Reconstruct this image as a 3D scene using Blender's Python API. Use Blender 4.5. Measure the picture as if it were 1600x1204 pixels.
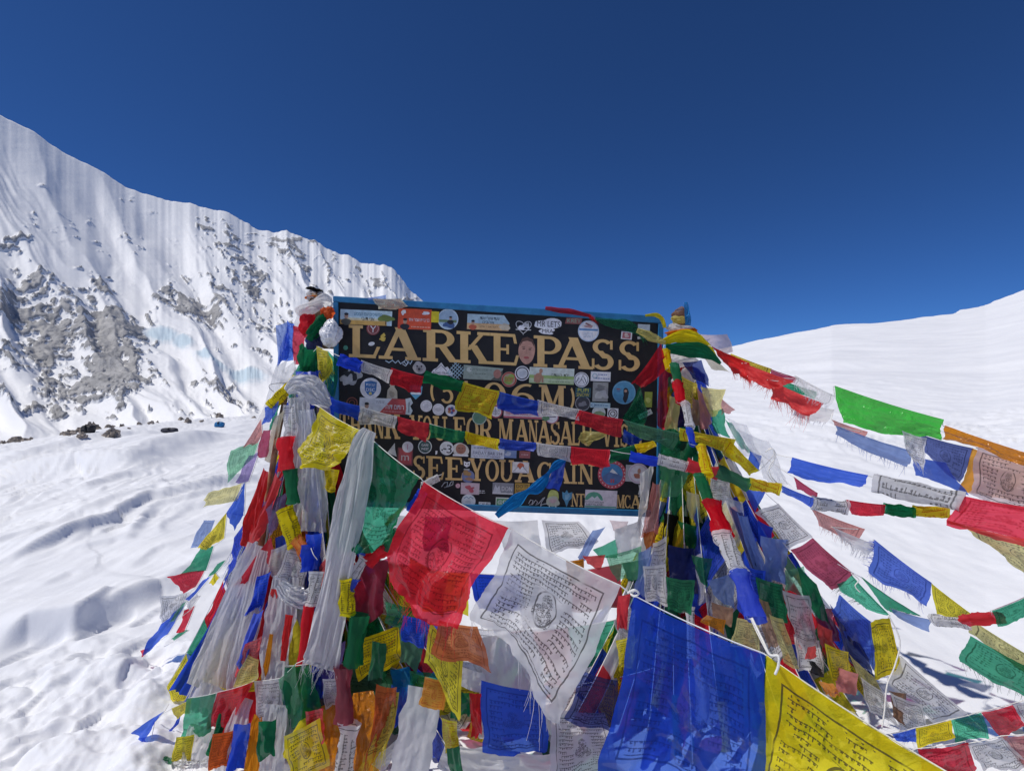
import bpy, math, random
import numpy as np

# ------------------------------------------------------------------ camera, sky, sun, exposure
scene = bpy.context.scene
for o in list(bpy.data.objects):
    bpy.data.objects.remove(o)
col = scene.collection
EYE = 1.6
FPX = 800.0                      # focal length in photograph pixels (1600 wide)
cam_d = bpy.data.cameras.new('camera')
cam_d.sensor_width = 36.0
cam_d.lens = 36.0 * FPX / 1600.0
cam_d.clip_start = 0.05
cam_d.clip_end = 20000
cam = bpy.data.objects.new('camera', cam_d)
cam.location = (0, 0, EYE)
cam.rotation_euler = (math.radians(90), 0, 0)
col.objects.link(cam)
scene.camera = cam
scene.render.resolution_x, scene.render.resolution_y = 1024, 770

SUN_EL, SUN_AZ = math.radians(56), math.radians(-102)      # azimuth from +Y (ahead), negative = left
SDIR = np.array([math.sin(SUN_AZ)*math.cos(SUN_EL), math.cos(SUN_AZ)*math.cos(SUN_EL), math.sin(SUN_EL)])
world = bpy.data.worlds.new('World')
scene.world = world
world.use_nodes = True
wt = world.node_tree
sky = wt.nodes.new('ShaderNodeTexSky')
sky.sky_type = 'NISHITA'
sky.sun_disc = False
sky.sun_elevation = SUN_EL
sky.sun_rotation = SUN_AZ
sky.altitude = 5100
sky.air_density = 1.0
sky.dust_density = 0.0
sky.ozone_density = 10.0
bg = wt.nodes['Background']
bg.inputs['Strength'].default_value = 0.083
tint = wt.nodes.new('ShaderNodeMix'); tint.data_type = 'RGBA'; tint.blend_type = 'MULTIPLY'
tint.inputs[0].default_value = 1.0
tint.inputs[7].default_value = (0.48, 0.73, 0.98, 1.0)      # thin, very deep blue air above 5000 m
wt.links.new(sky.outputs[0], tint.inputs[6])
wt.links.new(tint.outputs[2], bg.inputs['Color'])

sd = bpy.data.lights.new('sun', 'SUN')
sd.energy = 3.0
sd.angle = math.radians(0.5)
sd.color = (1.0, 0.96, 0.9)
sun = bpy.data.objects.new('sun', sd)
from mathutils import Vector
sun.rotation_euler = Vector(SDIR).to_track_quat('Z', 'Y').to_euler()
sun.location = (-5, 5, 12)
col.objects.link(sun)
vs = scene.view_settings
vs.view_transform = 'Standard'
vs.look = 'None'
vs.exposure = 0.06
vs.gamma = 1.0
vs.use_curve_mapping = False
scene.cycles.transparent_max_bounces = 12
scene.cycles.max_bounces = 6
scene.cycles.diffuse_bounces = 5
scene.cycles.glossy_bounces = 2

# ------------------------------------------------------------------ helpers
def tag(o, label=None, cat=None, group=None, kind=None):
    if label: o['label'] = label
    if cat: o['category'] = cat
    if group: o['group'] = group
    if kind: o['kind'] = kind
    return o

def mesh_obj(name, V, F, mats, parent=None, uv=None, smooth=True, midx=None):
    me = bpy.data.meshes.new(name)
    V = np.asarray(V, dtype=np.float32)
    if isinstance(F, np.ndarray):
        k = F.shape[1]
        me.vertices.add(len(V)); me.vertices.foreach_set('co', V.ravel())
        me.loops.add(F.size); me.loops.foreach_set('vertex_index', F.ravel().astype(np.int32))
        me.polygons.add(len(F))
        me.polygons.foreach_set('loop_start', (np.arange(len(F))*k).astype(np.int32))
        me.polygons.foreach_set('loop_total', np.full(len(F), k, dtype=np.int32))
        me.update(calc_edges=True)
    else:
        me.from_pydata([tuple(map(float, v)) for v in V], [], F)
        me.update()
    if uv is not None:
        uv = np.asarray(uv, dtype=np.float32)
        lay = me.uv_layers.new(name='UVMap')
        li = np.zeros(len(me.loops), dtype=np.int32)
        me.loops.foreach_get('vertex_index', li)
        lay.data.foreach_set('uv', uv[li].ravel())
    if not isinstance(mats, (list, tuple)): mats = [mats]
    for m in mats: me.materials.append(m)
    if midx is not None:
        me.polygons.foreach_set('material_index', np.asarray(midx, dtype=np.int32))
    if smooth:
        me.polygons.foreach_set('use_smooth', np.ones(len(me.polygons), dtype=bool))
    o = bpy.data.objects.new(name, me)
    col.objects.link(o)
    if parent is not None: o.parent = parent
    return o

def empty(name, loc=(0, 0, 0)):
    o = bpy.data.objects.new(name, None)
    o.empty_display_size = 0.1
    o.location = loc
    col.objects.link(o)
    return o

def adopt(child, parent):
    child.parent = parent
    child.location = -Vector(parent.location)
    return child

def at(px, py, d):
    return np.array([(px-800.0)/FPX*d, d, EYE+(602.0-py)/FPX*d])

def grid_faces(nx, ny):
    i = np.arange(ny-1)[:, None]; j = np.arange(nx-1)[None, :]
    a = i*nx+j
    return np.stack([a, a+1, a+nx+1, a+nx], -1).reshape(-1, 4)

# gradient noise
def _hash(ix, iy, seed):
    h = (ix.astype(np.int64)*374761393 + iy.astype(np.int64)*668265263 + int(seed)*974634777 % 4294967296) & 0xffffffff
    h = ((h ^ (h >> 13))*1274126177) & 0xffffffff
    h = ((h ^ (h >> 16))*2246822519) & 0xffffffff
    return (h ^ (h >> 15)) & 0xffff
_GX = np.cos(np.arange(256)*2*math.pi/256); _GY = np.sin(np.arange(256)*2*math.pi/256)
def noise(x, y, seed=0):
    x = np.asarray(x, dtype=np.float64); y = np.asarray(y, dtype=np.float64)
    x, y = np.broadcast_arrays(x, y)
    ix = np.floor(x); iy = np.floor(y); fx = x-ix; fy = y-iy
    u = fx*fx*fx*(fx*(fx*6-15)+10); v = fy*fy*fy*(fy*(fy*6-15)+10)
    def g(a, b, dx, dy):
        t = _hash(a, b, seed) & 255
        return _GX[t]*dx+_GY[t]*dy
    n00 = g(ix, iy, fx, fy); n10 = g(ix+1, iy, fx-1, fy)
    n01 = g(ix, iy+1, fx, fy-1); n11 = g(ix+1, iy+1, fx-1, fy-1)
    return ((n00*(1-u)+n10*u)*(1-v)+(n01*(1-u)+n11*u)*v)*1.4
def fbm(x, y, seed=0, oct=4, gain=0.5):
    s = 0; a = 1.0; f = 1.0
    for k in range(oct):
        s = s+a*noise(np.asarray(x)*f, np.asarray(y)*f, seed+k*17); a *= gain; f *= 2.03
    return s
def ss(a, b, x):
    t = np.clip((np.asarray(x, dtype=np.float64)-a)/(b-a), 0, 1)
    return t*t*(3-2*t)

# node expression helper
class X:
    def __init__(s, t, k): s.t = t; s.k = k
    def _m(s, op, *o, clamp=False):
        n = s.t.nodes.new('ShaderNodeMath'); n.operation = op; n.use_clamp = clamp
        for i, v in enumerate((s,)+o):
            if isinstance(v, X): s.t.links.new(v.k, n.inputs[i])
            else: n.inputs[i].default_value = float(v)
        return X(s.t, n.outputs[0])
    def __add__(s, o): return s._m('ADD', o)
    __radd__ = __add__
    def __mul__(s, o): return s._m('MULTIPLY', o)
    __rmul__ = __mul__
    def __sub__(s, o): return s._m('SUBTRACT', o)
    def __rsub__(s, o): return (s*-1.0)+o
    def __truediv__(s, o): return s._m('DIVIDE', o)
    def gt(s, o): return s._m('GREATER_THAN', o)
    def lt(s, o): return s._m('LESS_THAN', o)
    def abs(s): return s._m('ABSOLUTE')
    def floor(s): return s._m('FLOOR')
    def fract(s): return s._m('FRACT')
    def max(s, o): return s._m('MAXIMUM', o)
    def min(s, o): return s._m('MINIMUM', o)
    def clamp(s): return s._m('ADD', 0.0, clamp=True)
    def pow(s, o): return s._m('POWER', o)
    def sqrt(s): return s._m('SQRT')
    def sin(s): return s._m('SINE')
    def step(s, a, b):
        n = s.t.nodes.new('ShaderNodeMapRange'); n.interpolation_type = 'SMOOTHSTEP'
        s.t.links.new(s.k, n.inputs[0]); n.inputs[1].default_value = a; n.inputs[2].default_value = b
        return X(s.t, n.outputs[0])

def vec(t, *c):
    n = t.nodes.new('ShaderNodeCombineXYZ')
    for i, v in enumerate(c):
        if isinstance(v, X): t.links.new(v.k, n.inputs[i])
        else: n.inputs[i].default_value = v
    return n.outputs[0]
def tnoise(t, v, scale=1.0, detail=2.0, rough=0.5):
    n = t.nodes.new('ShaderNodeTexNoise'); n.inputs['Scale'].default_value = scale
    n.inputs['Detail'].default_value = detail; n.inputs['Roughness'].default_value = rough
    if v is not None: t.links.new(v, n.inputs['Vector'])
    return X(t, n.outputs['Fac'])
def twhite(t, v):
    n = t.nodes.new('ShaderNodeTexWhiteNoise'); n.noise_dimensions = '3D'
    t.links.new(v, n.inputs['Vector'])
    return X(t, n.outputs['Value'])
def mixc(t, f, a, b):
    n = t.nodes.new('ShaderNodeMix'); n.data_type = 'RGBA'
    if isinstance(f, X): t.links.new(f.k, n.inputs[0])
    else: n.inputs[0].default_value = f
    for s, v in ((6, a), (7, b)):
        if isinstance(v, (tuple, list)): n.inputs[s].default_value = tuple(v)+(1.0,) if len(v) == 3 else v
        else: t.links.new(v, n.inputs[s])
    return n.outputs[2]
def bump(t, h, strength=0.3, dist=0.01):
    n = t.nodes.new('ShaderNodeBump'); n.inputs['Strength'].default_value = strength; n.inputs['Distance'].default_value = dist
    t.links.new(h.k, n.inputs['Height'])
    return n.outputs[0]
def new_mat(name):
    m = bpy.data.materials.new(name); m.use_nodes = True
    t = m.node_tree
    return m, t, t.nodes['Principled BSDF']
def objco(t):
    n = t.nodes.new('ShaderNodeTexCoord'); return n.outputs['Object']
def geopos(t):
    n = t.nodes.new('ShaderNodeNewGeometry'); return n.outputs['Position']
def attr(t, name):
    n = t.nodes.new('ShaderNodeAttribute'); n.attribute_name = name; return n

# ------------------------------------------------------------------ materials
def plain_mat(name, rgb, rough=0.6, vary=0.15, scale=30.0, bmp=0.1, spec=0.4, metal=0.0):
    m, t, b = new_mat(name)
    n = tnoise(t, objco(t), scale, 4.0, 0.6)
    dark = tuple(c*(1-vary) for c in rgb); lite = tuple(min(1, c*(1+vary)) for c in rgb)
    t.links.new(mixc(t, n.step(0.3, 0.7), dark, lite), b.inputs['Base Color'])
    b.inputs['Roughness'].default_value = rough
    b.inputs['Metallic'].default_value = metal
    b.inputs['Specular IOR Level'].default_value = spec
    if bmp: t.links.new(bump(t, n, bmp, 0.004), b.inputs['Normal'])
    return m

def snow_mat():
    m, t, b = new_mat('snow')
    p = geopos(t)
    n1 = tnoise(t, p, 1.1, 5.0, 0.6)
    t.links.new(mixc(t, n1.step(0.3, 0.75), (0.87, 0.88, 0.905), (0.92, 0.925, 0.935)), b.inputs['Base Color'])
    b.inputs['Roughness'].default_value = 0.62
    b.inputs['Specular IOR Level'].default_value = 0.25
    mp = t.nodes.new('ShaderNodeMapping'); t.links.new(p, mp.inputs[0])
    mp.inputs['Rotation'].default_value = (0, 0, 0.12)
    mp.inputs['Scale'].default_value = (5.0, 2.6, 4.0)
    n2 = tnoise(t, mp.outputs[0], 1.0, 6.0, 0.62)
    n3 = tnoise(t, p, 60.0, 3.0, 0.6)
    n4 = tnoise(t, p, 6.0, 4.0, 0.6)
    h = n2*0.35+n3*0.16+n4*0.34
    t.links.new(bump(t, h, 0.30, 0.03), b.inputs['Normal'])
    return m

def mountain_mat():
    m, t, b = new_mat('mountain_snow_and_rock')
    a = attr(t, 'rock'); rk = X(t, a.outputs['Fac'])
    ic = X(t, attr(t, 'ice').outputs['Fac'])
    p = geopos(t)
    n1 = tnoise(t, p, 0.05, 6.0, 0.65)
    n2 = tnoise(t, p, 0.22, 4.0, 0.65)
    rockc = mixc(t, (n1*0.45+n2*0.35+tnoise(t, p, 0.9, 3.0, 0.7)*0.2).step(0.40, 0.60), (0.17, 0.17, 0.175), (0.42, 0.41, 0.40))
    n3 = tnoise(t, p, 0.55, 3.0, 0.6)
    brk = (rk+(n2-0.5)*1.3+(n3-0.5)*1.1).step(0.42, 0.66)*0.85
    c = mixc(t, (ic+(n2-0.5)*0.5).step(0.3, 0.8), (0.91, 0.915, 0.925), (0.58, 0.70, 0.78))
    c = mixc(t, brk, c, rockc)
    t.links.new(c, b.inputs['Base Color'])
    b.inputs['Roughness'].default_value = 0.7
    b.inputs['Specular IOR Level'].default_value = 0.2
    t.links.new(bump(t, n1*0.4+n2*0.25*(rk*2.0+0.25), 0.45, 5.0), b.inputs['Normal'])
    return m

RGB = dict(b=(0.020, 0.090, 0.76), w=(0.90, 0.90, 0.92), r=(0.80, 0.012, 0.032), g=(0.006, 0.19, 0.075),
           y=(0.95, 0.72, 0.006), o=(0.90, 0.30, 0.006), n=(0.012, 0.022, 0.14), k=(0.01, 0.01, 0.012),
           p=(0.70, 0.24, 0.22), c=(0.78, 0.72, 0.52), B=(0.20, 0.32, 0.72), G=(0.12, 0.42, 0.22), Y=(0.78, 0.70, 0.22),
           R=(0.85, 0.025, 0.025), m=(0.30, 0.01, 0.04), L=(0.08, 0.74, 0.06), C=(0.008, 0.24, 0.60), u=(0.19, 0.13, 0.38),
           W=(0.92, 0.92, 0.935), P=(0.80, 0.66, 0.68), q=(0.36, 0.20, 0.12), O=(0.70, 0.12, 0.01))
_cm = {}
def cloth(c, style='t', ink=None):
    """c: colour code; style letters: t text print, s sheer, p plain, m small red print, x shiny, d dense text (large flag)"""
    key = c+style
    if key in _cm: return _cm[key]
    m = bpy.data.materials.new('cloth_'+key); m.use_nodes = True
    t = m.node_tree; t.nodes.clear()
    out = t.nodes.new('ShaderNodeOutputMaterial')
    rgb = RGB[c]
    oi = t.nodes.new('ShaderNodeObjectInfo'); rnd = X(t, oi.outputs['Random'])
    tc = t.nodes.new('ShaderNodeTexCoord')
    sp = t.nodes.new('ShaderNodeSeparateXYZ'); t.links.new(tc.outputs['UV'], sp.inputs[0])
    u = X(t, sp.outputs[0]); v = X(t, sp.outputs[1])
    P = geopos(t)
    fade = tnoise(t, P, 9.0, 3.0, 0.6)
    lo = tuple(x*0.82 for x in rgb); hi = tuple(min(0.9, x*1.10+0.012) for x in rgb)
    base = mixc(t, (fade*0.7+rnd*0.3).step(0.25, 0.75), lo, hi)
    gr = tnoise(t, P, 3.5, 4.0, 0.7)
    base = mixc(t, gr.step(0.55, 0.85)*0.45, base, tuple(x*0.5+0.10 for x in rgb))
    if 'd' not in style and 'x' not in style and c not in 'WwkcPC':
        base = mixc(t, (rnd*1.7).fract().pow(2.2)*0.42, base, tuple(x*0.62+0.24 for x in rgb))       # sun-faded cloths
    ink_f = None
    if any(q in style for q in 'tdm'):
        big = 'd' in style
        rows = 22.0 if big else 13.0
        cols = 17.0 if big else 9.0
        rr = v*rows; row = rr.floor(); fv = rr.fract()
        uu = u*cols+rnd*7.0
        word = twhite(t, vec(t, (u*cols*0.55+row*0.37).floor(), row, rnd*9.0))
        wob = (tnoise(t, vec(t, u*8.0, row, rnd*5.0), 1.0, 1.0)-0.5)*0.25
        fvw = fv+wob
        cell = (uu*2.0).floor(); fu = (uu*2.0).fract()
        rc = twhite(t, vec(t, cell, row, rnd*3.0)); rc2 = twhite(t, vec(t, row, cell, rnd*4.0+2.0))
        head = fvw.gt(0.62)*fvw.lt(0.80)*fu.gt(0.10)
        stem = (fu-(rc*0.5+0.25)).abs().lt(0.13)*fvw.lt(0.8)*fvw.gt(rc2*0.45+0.03)
        hook = (fu-0.62).abs().lt(0.26)*(fvw-(rc2*0.3+0.25)).abs().lt(0.09)*rc.gt(0.45)
        glyph = (head.max(stem).max(hook))*word.gt(0.14)
        i0 = 0.10 if big else 0.09
        ax = (u-0.5).abs(); ay = (v-0.5).abs()
        inside = ax.lt(0.5-i0-0.035)*ay.lt(0.5-i0-0.02)
        cw, ch = (0.14, 0.17) if big else (0.17, 0.19)
        cbox = ax.lt(cw)*ay.lt(ch)
        txt = glyph*inside*(1.0-cbox)
        bw = 0.006 if big else 0.010
        e = ax.max(ay)
        frame = (e-(0.5-i0)).abs().lt(bw)
        # a seated figure on a lotus: ellipses broken by scribble lines
        scr = tnoise(t, vec(t, u*16.0+rnd*9.0, v*16.0, rnd), 1.6, 3.0, 0.7)
        line = (scr-0.5).abs().lt(0.035)
        cx = (u-0.5)/cw*(rnd*0.5+0.8); cy = (v-0.5)/ch*((1.0-rnd)*0.4+0.9)
        body = ((cx/0.85).pow(2.0)+((cy+0.35)/0.55).pow(2.0)).lt(1.0)
        hd = ((cx/0.42).pow(2.0)+((cy-0.42)/0.45).pow(2.0)).lt(1.0)
        halo = (((cx/0.8).pow(2.0)+((cy-0.1)/0.95).pow(2.0)).sqrt()-1.0).abs().lt(0.06)
        fig = (body.max(hd))*(line.max(scr.gt(0.60)))
        fig = fig.max(halo*rnd.gt(0.5))*cbox
        ink_f = txt.max(frame).max(fig)
        worn = tnoise(t, vec(t, u*5.0+rnd*13.0, v*5.0, rnd*7.0), 1.0, 2.0, 0.6).step(0.22, 0.42)
        ink_f = ink_f*worn
        inkc = (0.50, 0.02, 0.01) if 'm' in style else ((0.035, 0.03, 0.03) if c in 'wWyYocPpB' else tuple(x*0.16 for x in rgb))
        k = (0.85 if c in 'wyY' else 0.62) if big else (0.75 if c in 'wWyYoPc' else 0.55)
        if 's' in style: k *= 0.75
        basei = mixc(t, ink_f*k, base, inkc)
    else:
        basei = base
    dif = t.nodes.new('ShaderNodeBsdfDiffuse'); t.links.new(basei, dif.inputs['Color'])
    trl = t.nodes.new('ShaderNodeBsdfTranslucent'); t.links.new(basei, trl.inputs['Color'])
    wr = tnoise(t, P, 30.0, 4.0, 0.62)
    crs = (wr-0.5).abs()
    nb = bump(t, crs*1.6+wr*0.5, (0.36 if c in 'Ww' else 0.5) if 'x' not in style else 0.7, 0.014)
    t.links.new(nb, dif.inputs['Normal'])
    mx = t.nodes.new('ShaderNodeMixShader'); mx.inputs[0].default_value = 0.58 if 'x' not in style else 0.45
    t.links.new(dif.outputs[0], mx.inputs[1]); t.links.new(trl.outputs[0], mx.inputs[2])
    sh = mx.outputs[0]
    gl = t.nodes.new('ShaderNodeBsdfGlossy')
    gl.inputs['Roughness'].default_value = 0.22 if 'x' in style else 0.38
    t.links.new(nb, gl.inputs['Normal'])
    lw = t.nodes.new('ShaderNodeLayerWeight'); lw.inputs['Blend'].default_value = 0.25
    gf = X(t, lw.outputs['Fresnel'])*(0.5 if 'x' in style else 0.07)+(0.05 if 'x' in style else 0.006)
    mg = t.nodes.new('ShaderNodeMixShader'); t.links.new(gf.k, mg.inputs[0])
    t.links.new(sh, mg.inputs[1]); t.links.new(gl.outputs[0], mg.inputs[2])
    sh = mg.outputs[0]
    a = 0.44 if 's' in style else ((0.40 if c == 'b' else 0.30) if 'd' in style else 0.24)
    if c in 'yW' and 's' not in style: a *= 0.6
    if 'x' in style or 'z' in style:
        t.links.new(sh, out.inputs['Surface'])
    else:
        tr = t.nodes.new('ShaderNodeBsdfTransparent')
        mxc = max(rgb); tr.inputs['Color'].default_value = tuple((x/mxc)**0.45*0.95 for x in rgb)+(1.0,)
        al = (fade-0.5)*0.40+a
        if ink_f is not None: al = al*(1.0-ink_f*0.7)
        mt = t.nodes.new('ShaderNodeMixShader'); t.links.new(al.clamp().k, mt.inputs[0])
        t.links.new(sh, mt.inputs[1]); t.links.new(tr.outputs[0], mt.inputs[2])
        t.links.new(mt.outputs[0], out.inputs['Surface'])
    _cm[key] = m
    return m

def plastic_mat(name, rgb, alpha):
    m = bpy.data.materials.new(name); m.use_nodes = True
    t = m.node_tree; b = t.nodes['Principled BSDF']
    n = tnoise(t, objco(t), 26.0, 4.0, 0.65)
    t.links.new(mixc(t, n, tuple(c*0.85 for c in rgb), rgb), b.inputs['Base Color'])
    b.inputs['Roughness'].default_value = 0.16
    b.inputs['Alpha'].default_value = alpha
    b.inputs['Specular IOR Level'].default_value = 0.8
    t.links.new(bump(t, n, 0.7, 0.02), b.inputs['Normal'])
    return m

M = {}
M['snow'] = snow_mat()
M['mount'] = mountain_mat()
M['cord'] = plain_mat('white_cord', (0.78, 0.77, 0.72), 0.8, 0.1, 200)
M['cord_dark'] = plain_mat('grey_cord', (0.22, 0.22, 0.24), 0.8, 0.1, 200)
M['plastic'] = plastic_mat('clear_plastic', (0.85, 0.87, 0.9), 0.42)
M['plastic_w'] = plastic_mat('white_plastic', (0.86, 0.86, 0.88), 0.9)
M['wood'] = plain_mat('weathered_wood', (0.28, 0.17, 0.09), 0.8, 0.35, 18, 0.4)
M['rock'] = plain_mat('grey_rock', (0.36, 0.31, 0.26), 0.9, 0.4, 3.0, 0.8, 0.2)
def blue_paint():
    m, t, b = new_mat('blue_painted_rail')
    p = objco(t)
    n = tnoise(t, p, 14.0, 6.0, 0.7); n2 = tnoise(t, p, 70.0, 3.0, 0.6)
    c = mixc(t, n.step(0.3, 0.7), (0.012, 0.13, 0.30), (0.025, 0.21, 0.42))
    c = mixc(t, (n*0.6+n2*0.4).step(0.66, 0.70), c, (0.10, 0.10, 0.10))
    t.links.new(c, b.inputs['Base Color']); b.inputs['Roughness'].default_value = 0.45
    t.links.new(bump(t, n2, 0.25, 0.003), b.inputs['Normal'])
    return m
def black_paint():
    m, t, b = new_mat('black_painted_panel')
    p = objco(t)
    n = tnoise(t, p, 7.0, 6.0, 0.7); n2 = tnoise(t, p, 90.0, 4.0, 0.7)
    c = mixc(t, n.step(0.3, 0.75), (0.008, 0.008, 0.010), (0.020, 0.020, 0.023))
    c = mixc(t, (n*0.45+n2*0.55).step(0.63, 0.70), c, (0.075, 0.072, 0.07))
    t.links.new(c, b.inputs['Base Color'])
    t.links.new((n*0.3+0.42).k, b.inputs['Roughness'])
    b.inputs['Specular IOR Level'].default_value = 0.3
    t.links.new(bump(t, n2, 0.12, 0.003), b.inputs['Normal'])
    return m
def gold_paint():
    m, t, b = new_mat('tan_lettering_paint')
    p = objco(t)
    n = tnoise(t, p, 12.0, 5.0, 0.65); n2 = tnoise(t, p, 60.0, 4.0, 0.7)
    c = mixc(t, n.step(0.3, 0.7), (0.60, 0.385, 0.135), (0.72, 0.475, 0.185))
    c = mixc(t, (n*0.4+n2*0.6).step(0.66, 0.71), c, (0.05, 0.035, 0.02))
    t.links.new(c, b.inputs['Base Color']); b.inputs['Roughness'].default_value = 0.5
    return m
M['blue'] = blue_paint(); M['black'] = black_paint(); M['gold'] = gold_paint()
_pm = {}
def paper(rgb):
    k = tuple(round(c, 3) for c in rgb)
    if k not in _pm:
        _pm[k] = plain_mat('sticker_print', k, 0.42, 0.13, 45.0, 0.05, 0.4)
    return _pm[k]

# ------------------------------------------------------------------ terrain
_sky_az = np.array([-180, -90, -62, -45, -36, -28, -20, -12, 0, 12, 17, 23.3, 32, 40.4, 42.8, 45, 60, 100, 180.])
_sky_E = np.array([-.05, -.05, -.075, -.078, -.066, -.053, -.045, -.03, .0, .035, .052, .0700, .0996, .104, .1166, .1326, .17, .05, -.05])
_sky_R = np.array([60, 40, 26, 22, 22, 24, 30, 50, 90, 130, 140, 150, 150, 150, 200, 220, 200, 90, 60.])
def poly_px(pts, z=0.0):
    out = []
    for (x, y) in pts:
        d = (EYE-z)*FPX/(y-602.0); out.append(((x-800)/FPX*d, d))
    return np.array(out)
# wind-cut ridges: (pixels, height, width of the gentle side, width of the cut side)
RIDGES = [([(-60, 905), (60, 872), (160, 838), (230, 800), (310, 784), (400, 763), (480, 757)], .10, .9, .05),
          ([(-60, 880), (60, 848), (150, 818), (240, 783)], .035, .4, .03),
          ([(60, 752), (120, 738), (190, 739), (250, 715), (312, 702), (380, 690)], .26, 2.2, .45),
          ([(-40, 745), (100, 715), (200, 697), (300, 690)], .14, 2.0, .35),
          ([(110, 1001), (140, 978), (182, 955)], .035, .3, .03),
          ([(200, 835), (208, 850), (215, 830), (250, 805), (330, 785), (420, 775)], .045, .35, .03),
          ([(245, 860), (255, 835), (300, 808), (400, 790)], .03, .3, .025),
          ([(90, 880), (180, 862), (215, 860)], .03, .4, .03),
          ([(120, 782), (160, 765), (235, 740)], .05, .5, .04),
          ([(-60, 1035), (40, 992), (120, 985), (200, 962), (262, 940), (330, 935)], .10, .9, .07)]
RIDGES = [(poly_px(p), a*1.5, w1*1.2, w2) for p, a, w1, w2 in RIDGES]
_rg = random.Random(21)
for _i in range(34):
    _x = _rg.uniform(-60, 400); _y = _rg.uniform(705, 985); _l = _rg.uniform(40, 150)*(_y-560)/260; _s = -_rg.uniform(.18, .42)
    if _y+_s*_l < 690: continue
    _pts = [(_x+_l*t, _y+_s*_l*t+_rg.uniform(-5, 5)*(_y-600)/260-8*math.sin(3*t)*(_y-600)/260) for t in (0, .25, .5, .75, 1)]
    RIDGES.append((poly_px(_pts), _rg.uniform(.014, .036), _rg.uniform(.3, .8), .02))
def ridge(x, y, P, A, w1, w2):
    best = np.full(x.shape, 1e9); pp = np.zeros(x.shape); tt = np.zeros(x.shape)
    n = len(P)-1
    for i in range(n):
        ax, ay = P[i]; bx, by = P[i+1]; dx, dy = bx-ax, by-ay; L2 = dx*dx+dy*dy
        t = np.clip(((x-ax)*dx+(y-ay)*dy)/L2, 0, 1)
        ex = x-(ax+t*dx); ey = y-(ay+t*dy); d = np.hypot(ex, ey)
        per = (dx*(y-ay)-dy*(x-ax))/math.sqrt(L2)
        m = (d < best-1e-7) | ((np.abs(d-best) <= 1e-7) & (np.abs(per) > np.abs(pp)))
        best = np.where(m, d, best); pp = np.where(m, per, pp); tt = np.where(m, (i+t)/n, tt)
    taper = ss(0, .22, tt)*ss(1, .7, tt)
    w2 = np.maximum(w2, .010*np.hypot(x, y))
    return A*taper*np.where(pp > 0, np.exp(-(np.sqrt(best**2+.02**2)-.02)/w1), np.exp(-(best/w2)**2))
BOOTS = [(-2.55, 2.45, 1.2), (-2.35, 2.62, 1.4), (-2.48, 2.95, 1.1), (-2.22, 3.05, 1.5), (-2.15, 2.25, 1.0), (-1.95, 2.45, 1.3), (-2.7, 2.75, .9), (-2.65, 3.35, 1.2), (-2.4, 3.5, 1.0), (-2.05, 2.85, 1.6), (-2.3, 2.15, .8), (-2.9, 3.1, 1.2)]
def ground_h(x, y, detail=True):
    x = np.asarray(x, dtype=np.float64); y = np.asarray(y, dtype=np.float64)
    r = np.hypot(x, y)+1e-6; az = np.degrees(np.arctan2(x, y))
    E = np.interp(az, _sky_az, _sky_E); R = np.interp(az, _sky_az, _sky_R)
    zc = EYE+R*E
    h = np.where(r < R, zc*(np.minimum(r, R)/R)**1.15, zc-(r-R)*np.where(az < 5, .20, .05))
    h = np.maximum(h, -60.0)
    if detail:
        wx = x+0.5*noise(x*.25, y*.2, 5); wy = y+0.8*noise(x*.2, y*.2, 9)
        und = .06*fbm(wx*.22, wy*.10, 3, 2)*np.clip(r/6., .1, 4)
        h = h+und
        q = fbm(wx*.42+.06*wy, wy*.11, 21, 4)*9.0+50
        fr = q-np.floor(q)
        saw = np.where(fr < .85, fr/.85, (1-fr)/.15)
        am = ss(-.05, .5, noise(x*.12, y*.08, 33))*ss(2.0, 5., r)*np.clip(r/9., .3, 1.6)
        fade = ss(70, 18, r)
        h = h+.036*saw*am*fade
        h = h+(.018*fbm(wx*2.2, wy*.55, 41, 4)+.006*fbm(x*6, y*4, 47, 3))*ss(45, 10, r)*np.clip(r/6., .35, 1.6)
        far = ss(20, 70, r)
        h = h+far*(.45*fbm(x*.05, y*.03, 51, 3)+.02*fbm(x*.2, y*.1, 57, 2)+.16*ss(.25, .7, noise(x*.07, y*.06, 58))*noise(x*.35, y*.25, 59))*np.clip(r/120., .3, 1)
        nm = (y > .5) & (r < 40)
        if np.any(nm):
            hh = np.zeros_like(h); jx = x[nm]+.10*noise(x[nm]*1.2, y[nm]*1.2, 71)+.03*noise(x[nm]*5, y[nm]*5, 72); jy = y[nm]; tmp = np.zeros(jx.shape)
            for Pp, A, w1, w2 in RIDGES:
                m2 = (jx > Pp[:, 0].min()-4*w1) & (jx < Pp[:, 0].max()+4*w1) & (jy > Pp[:, 1].min()-4*w1) & (jy < Pp[:, 1].max()+4*w1)
                if m2.any(): tmp[m2] += ridge(jx[m2], jy[m2], Pp, A, w1, w2)
            hh[nm] = tmp
            h = h+hh
            lump = ss(3.4, 2.9, y)*ss(-3.1, -2.6, x)*ss(-.9, -1.5, x)*(y > 0)
            h = h+lump*.13*np.abs(fbm(x*1.5, y*1.5, 61, 6, .5))
            for (fx, fy, fa) in BOOTS:
                ca, sa = math.cos(fa), math.sin(fa); du = (x-fx)*ca+(y-fy)*sa; dv = -(x-fx)*sa+(y-fy)*ca
                e = (du/.16)**2+(dv/.065)**2
                h = h-.035*ss(1.4, .6, e)
    return h
def gh(x, y): return float(ground_h(np.array([x]), np.array([y]))[0])

def ghs(x, y): return float(ground_h(np.array([x]), np.array([y]), False)[0])

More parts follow.
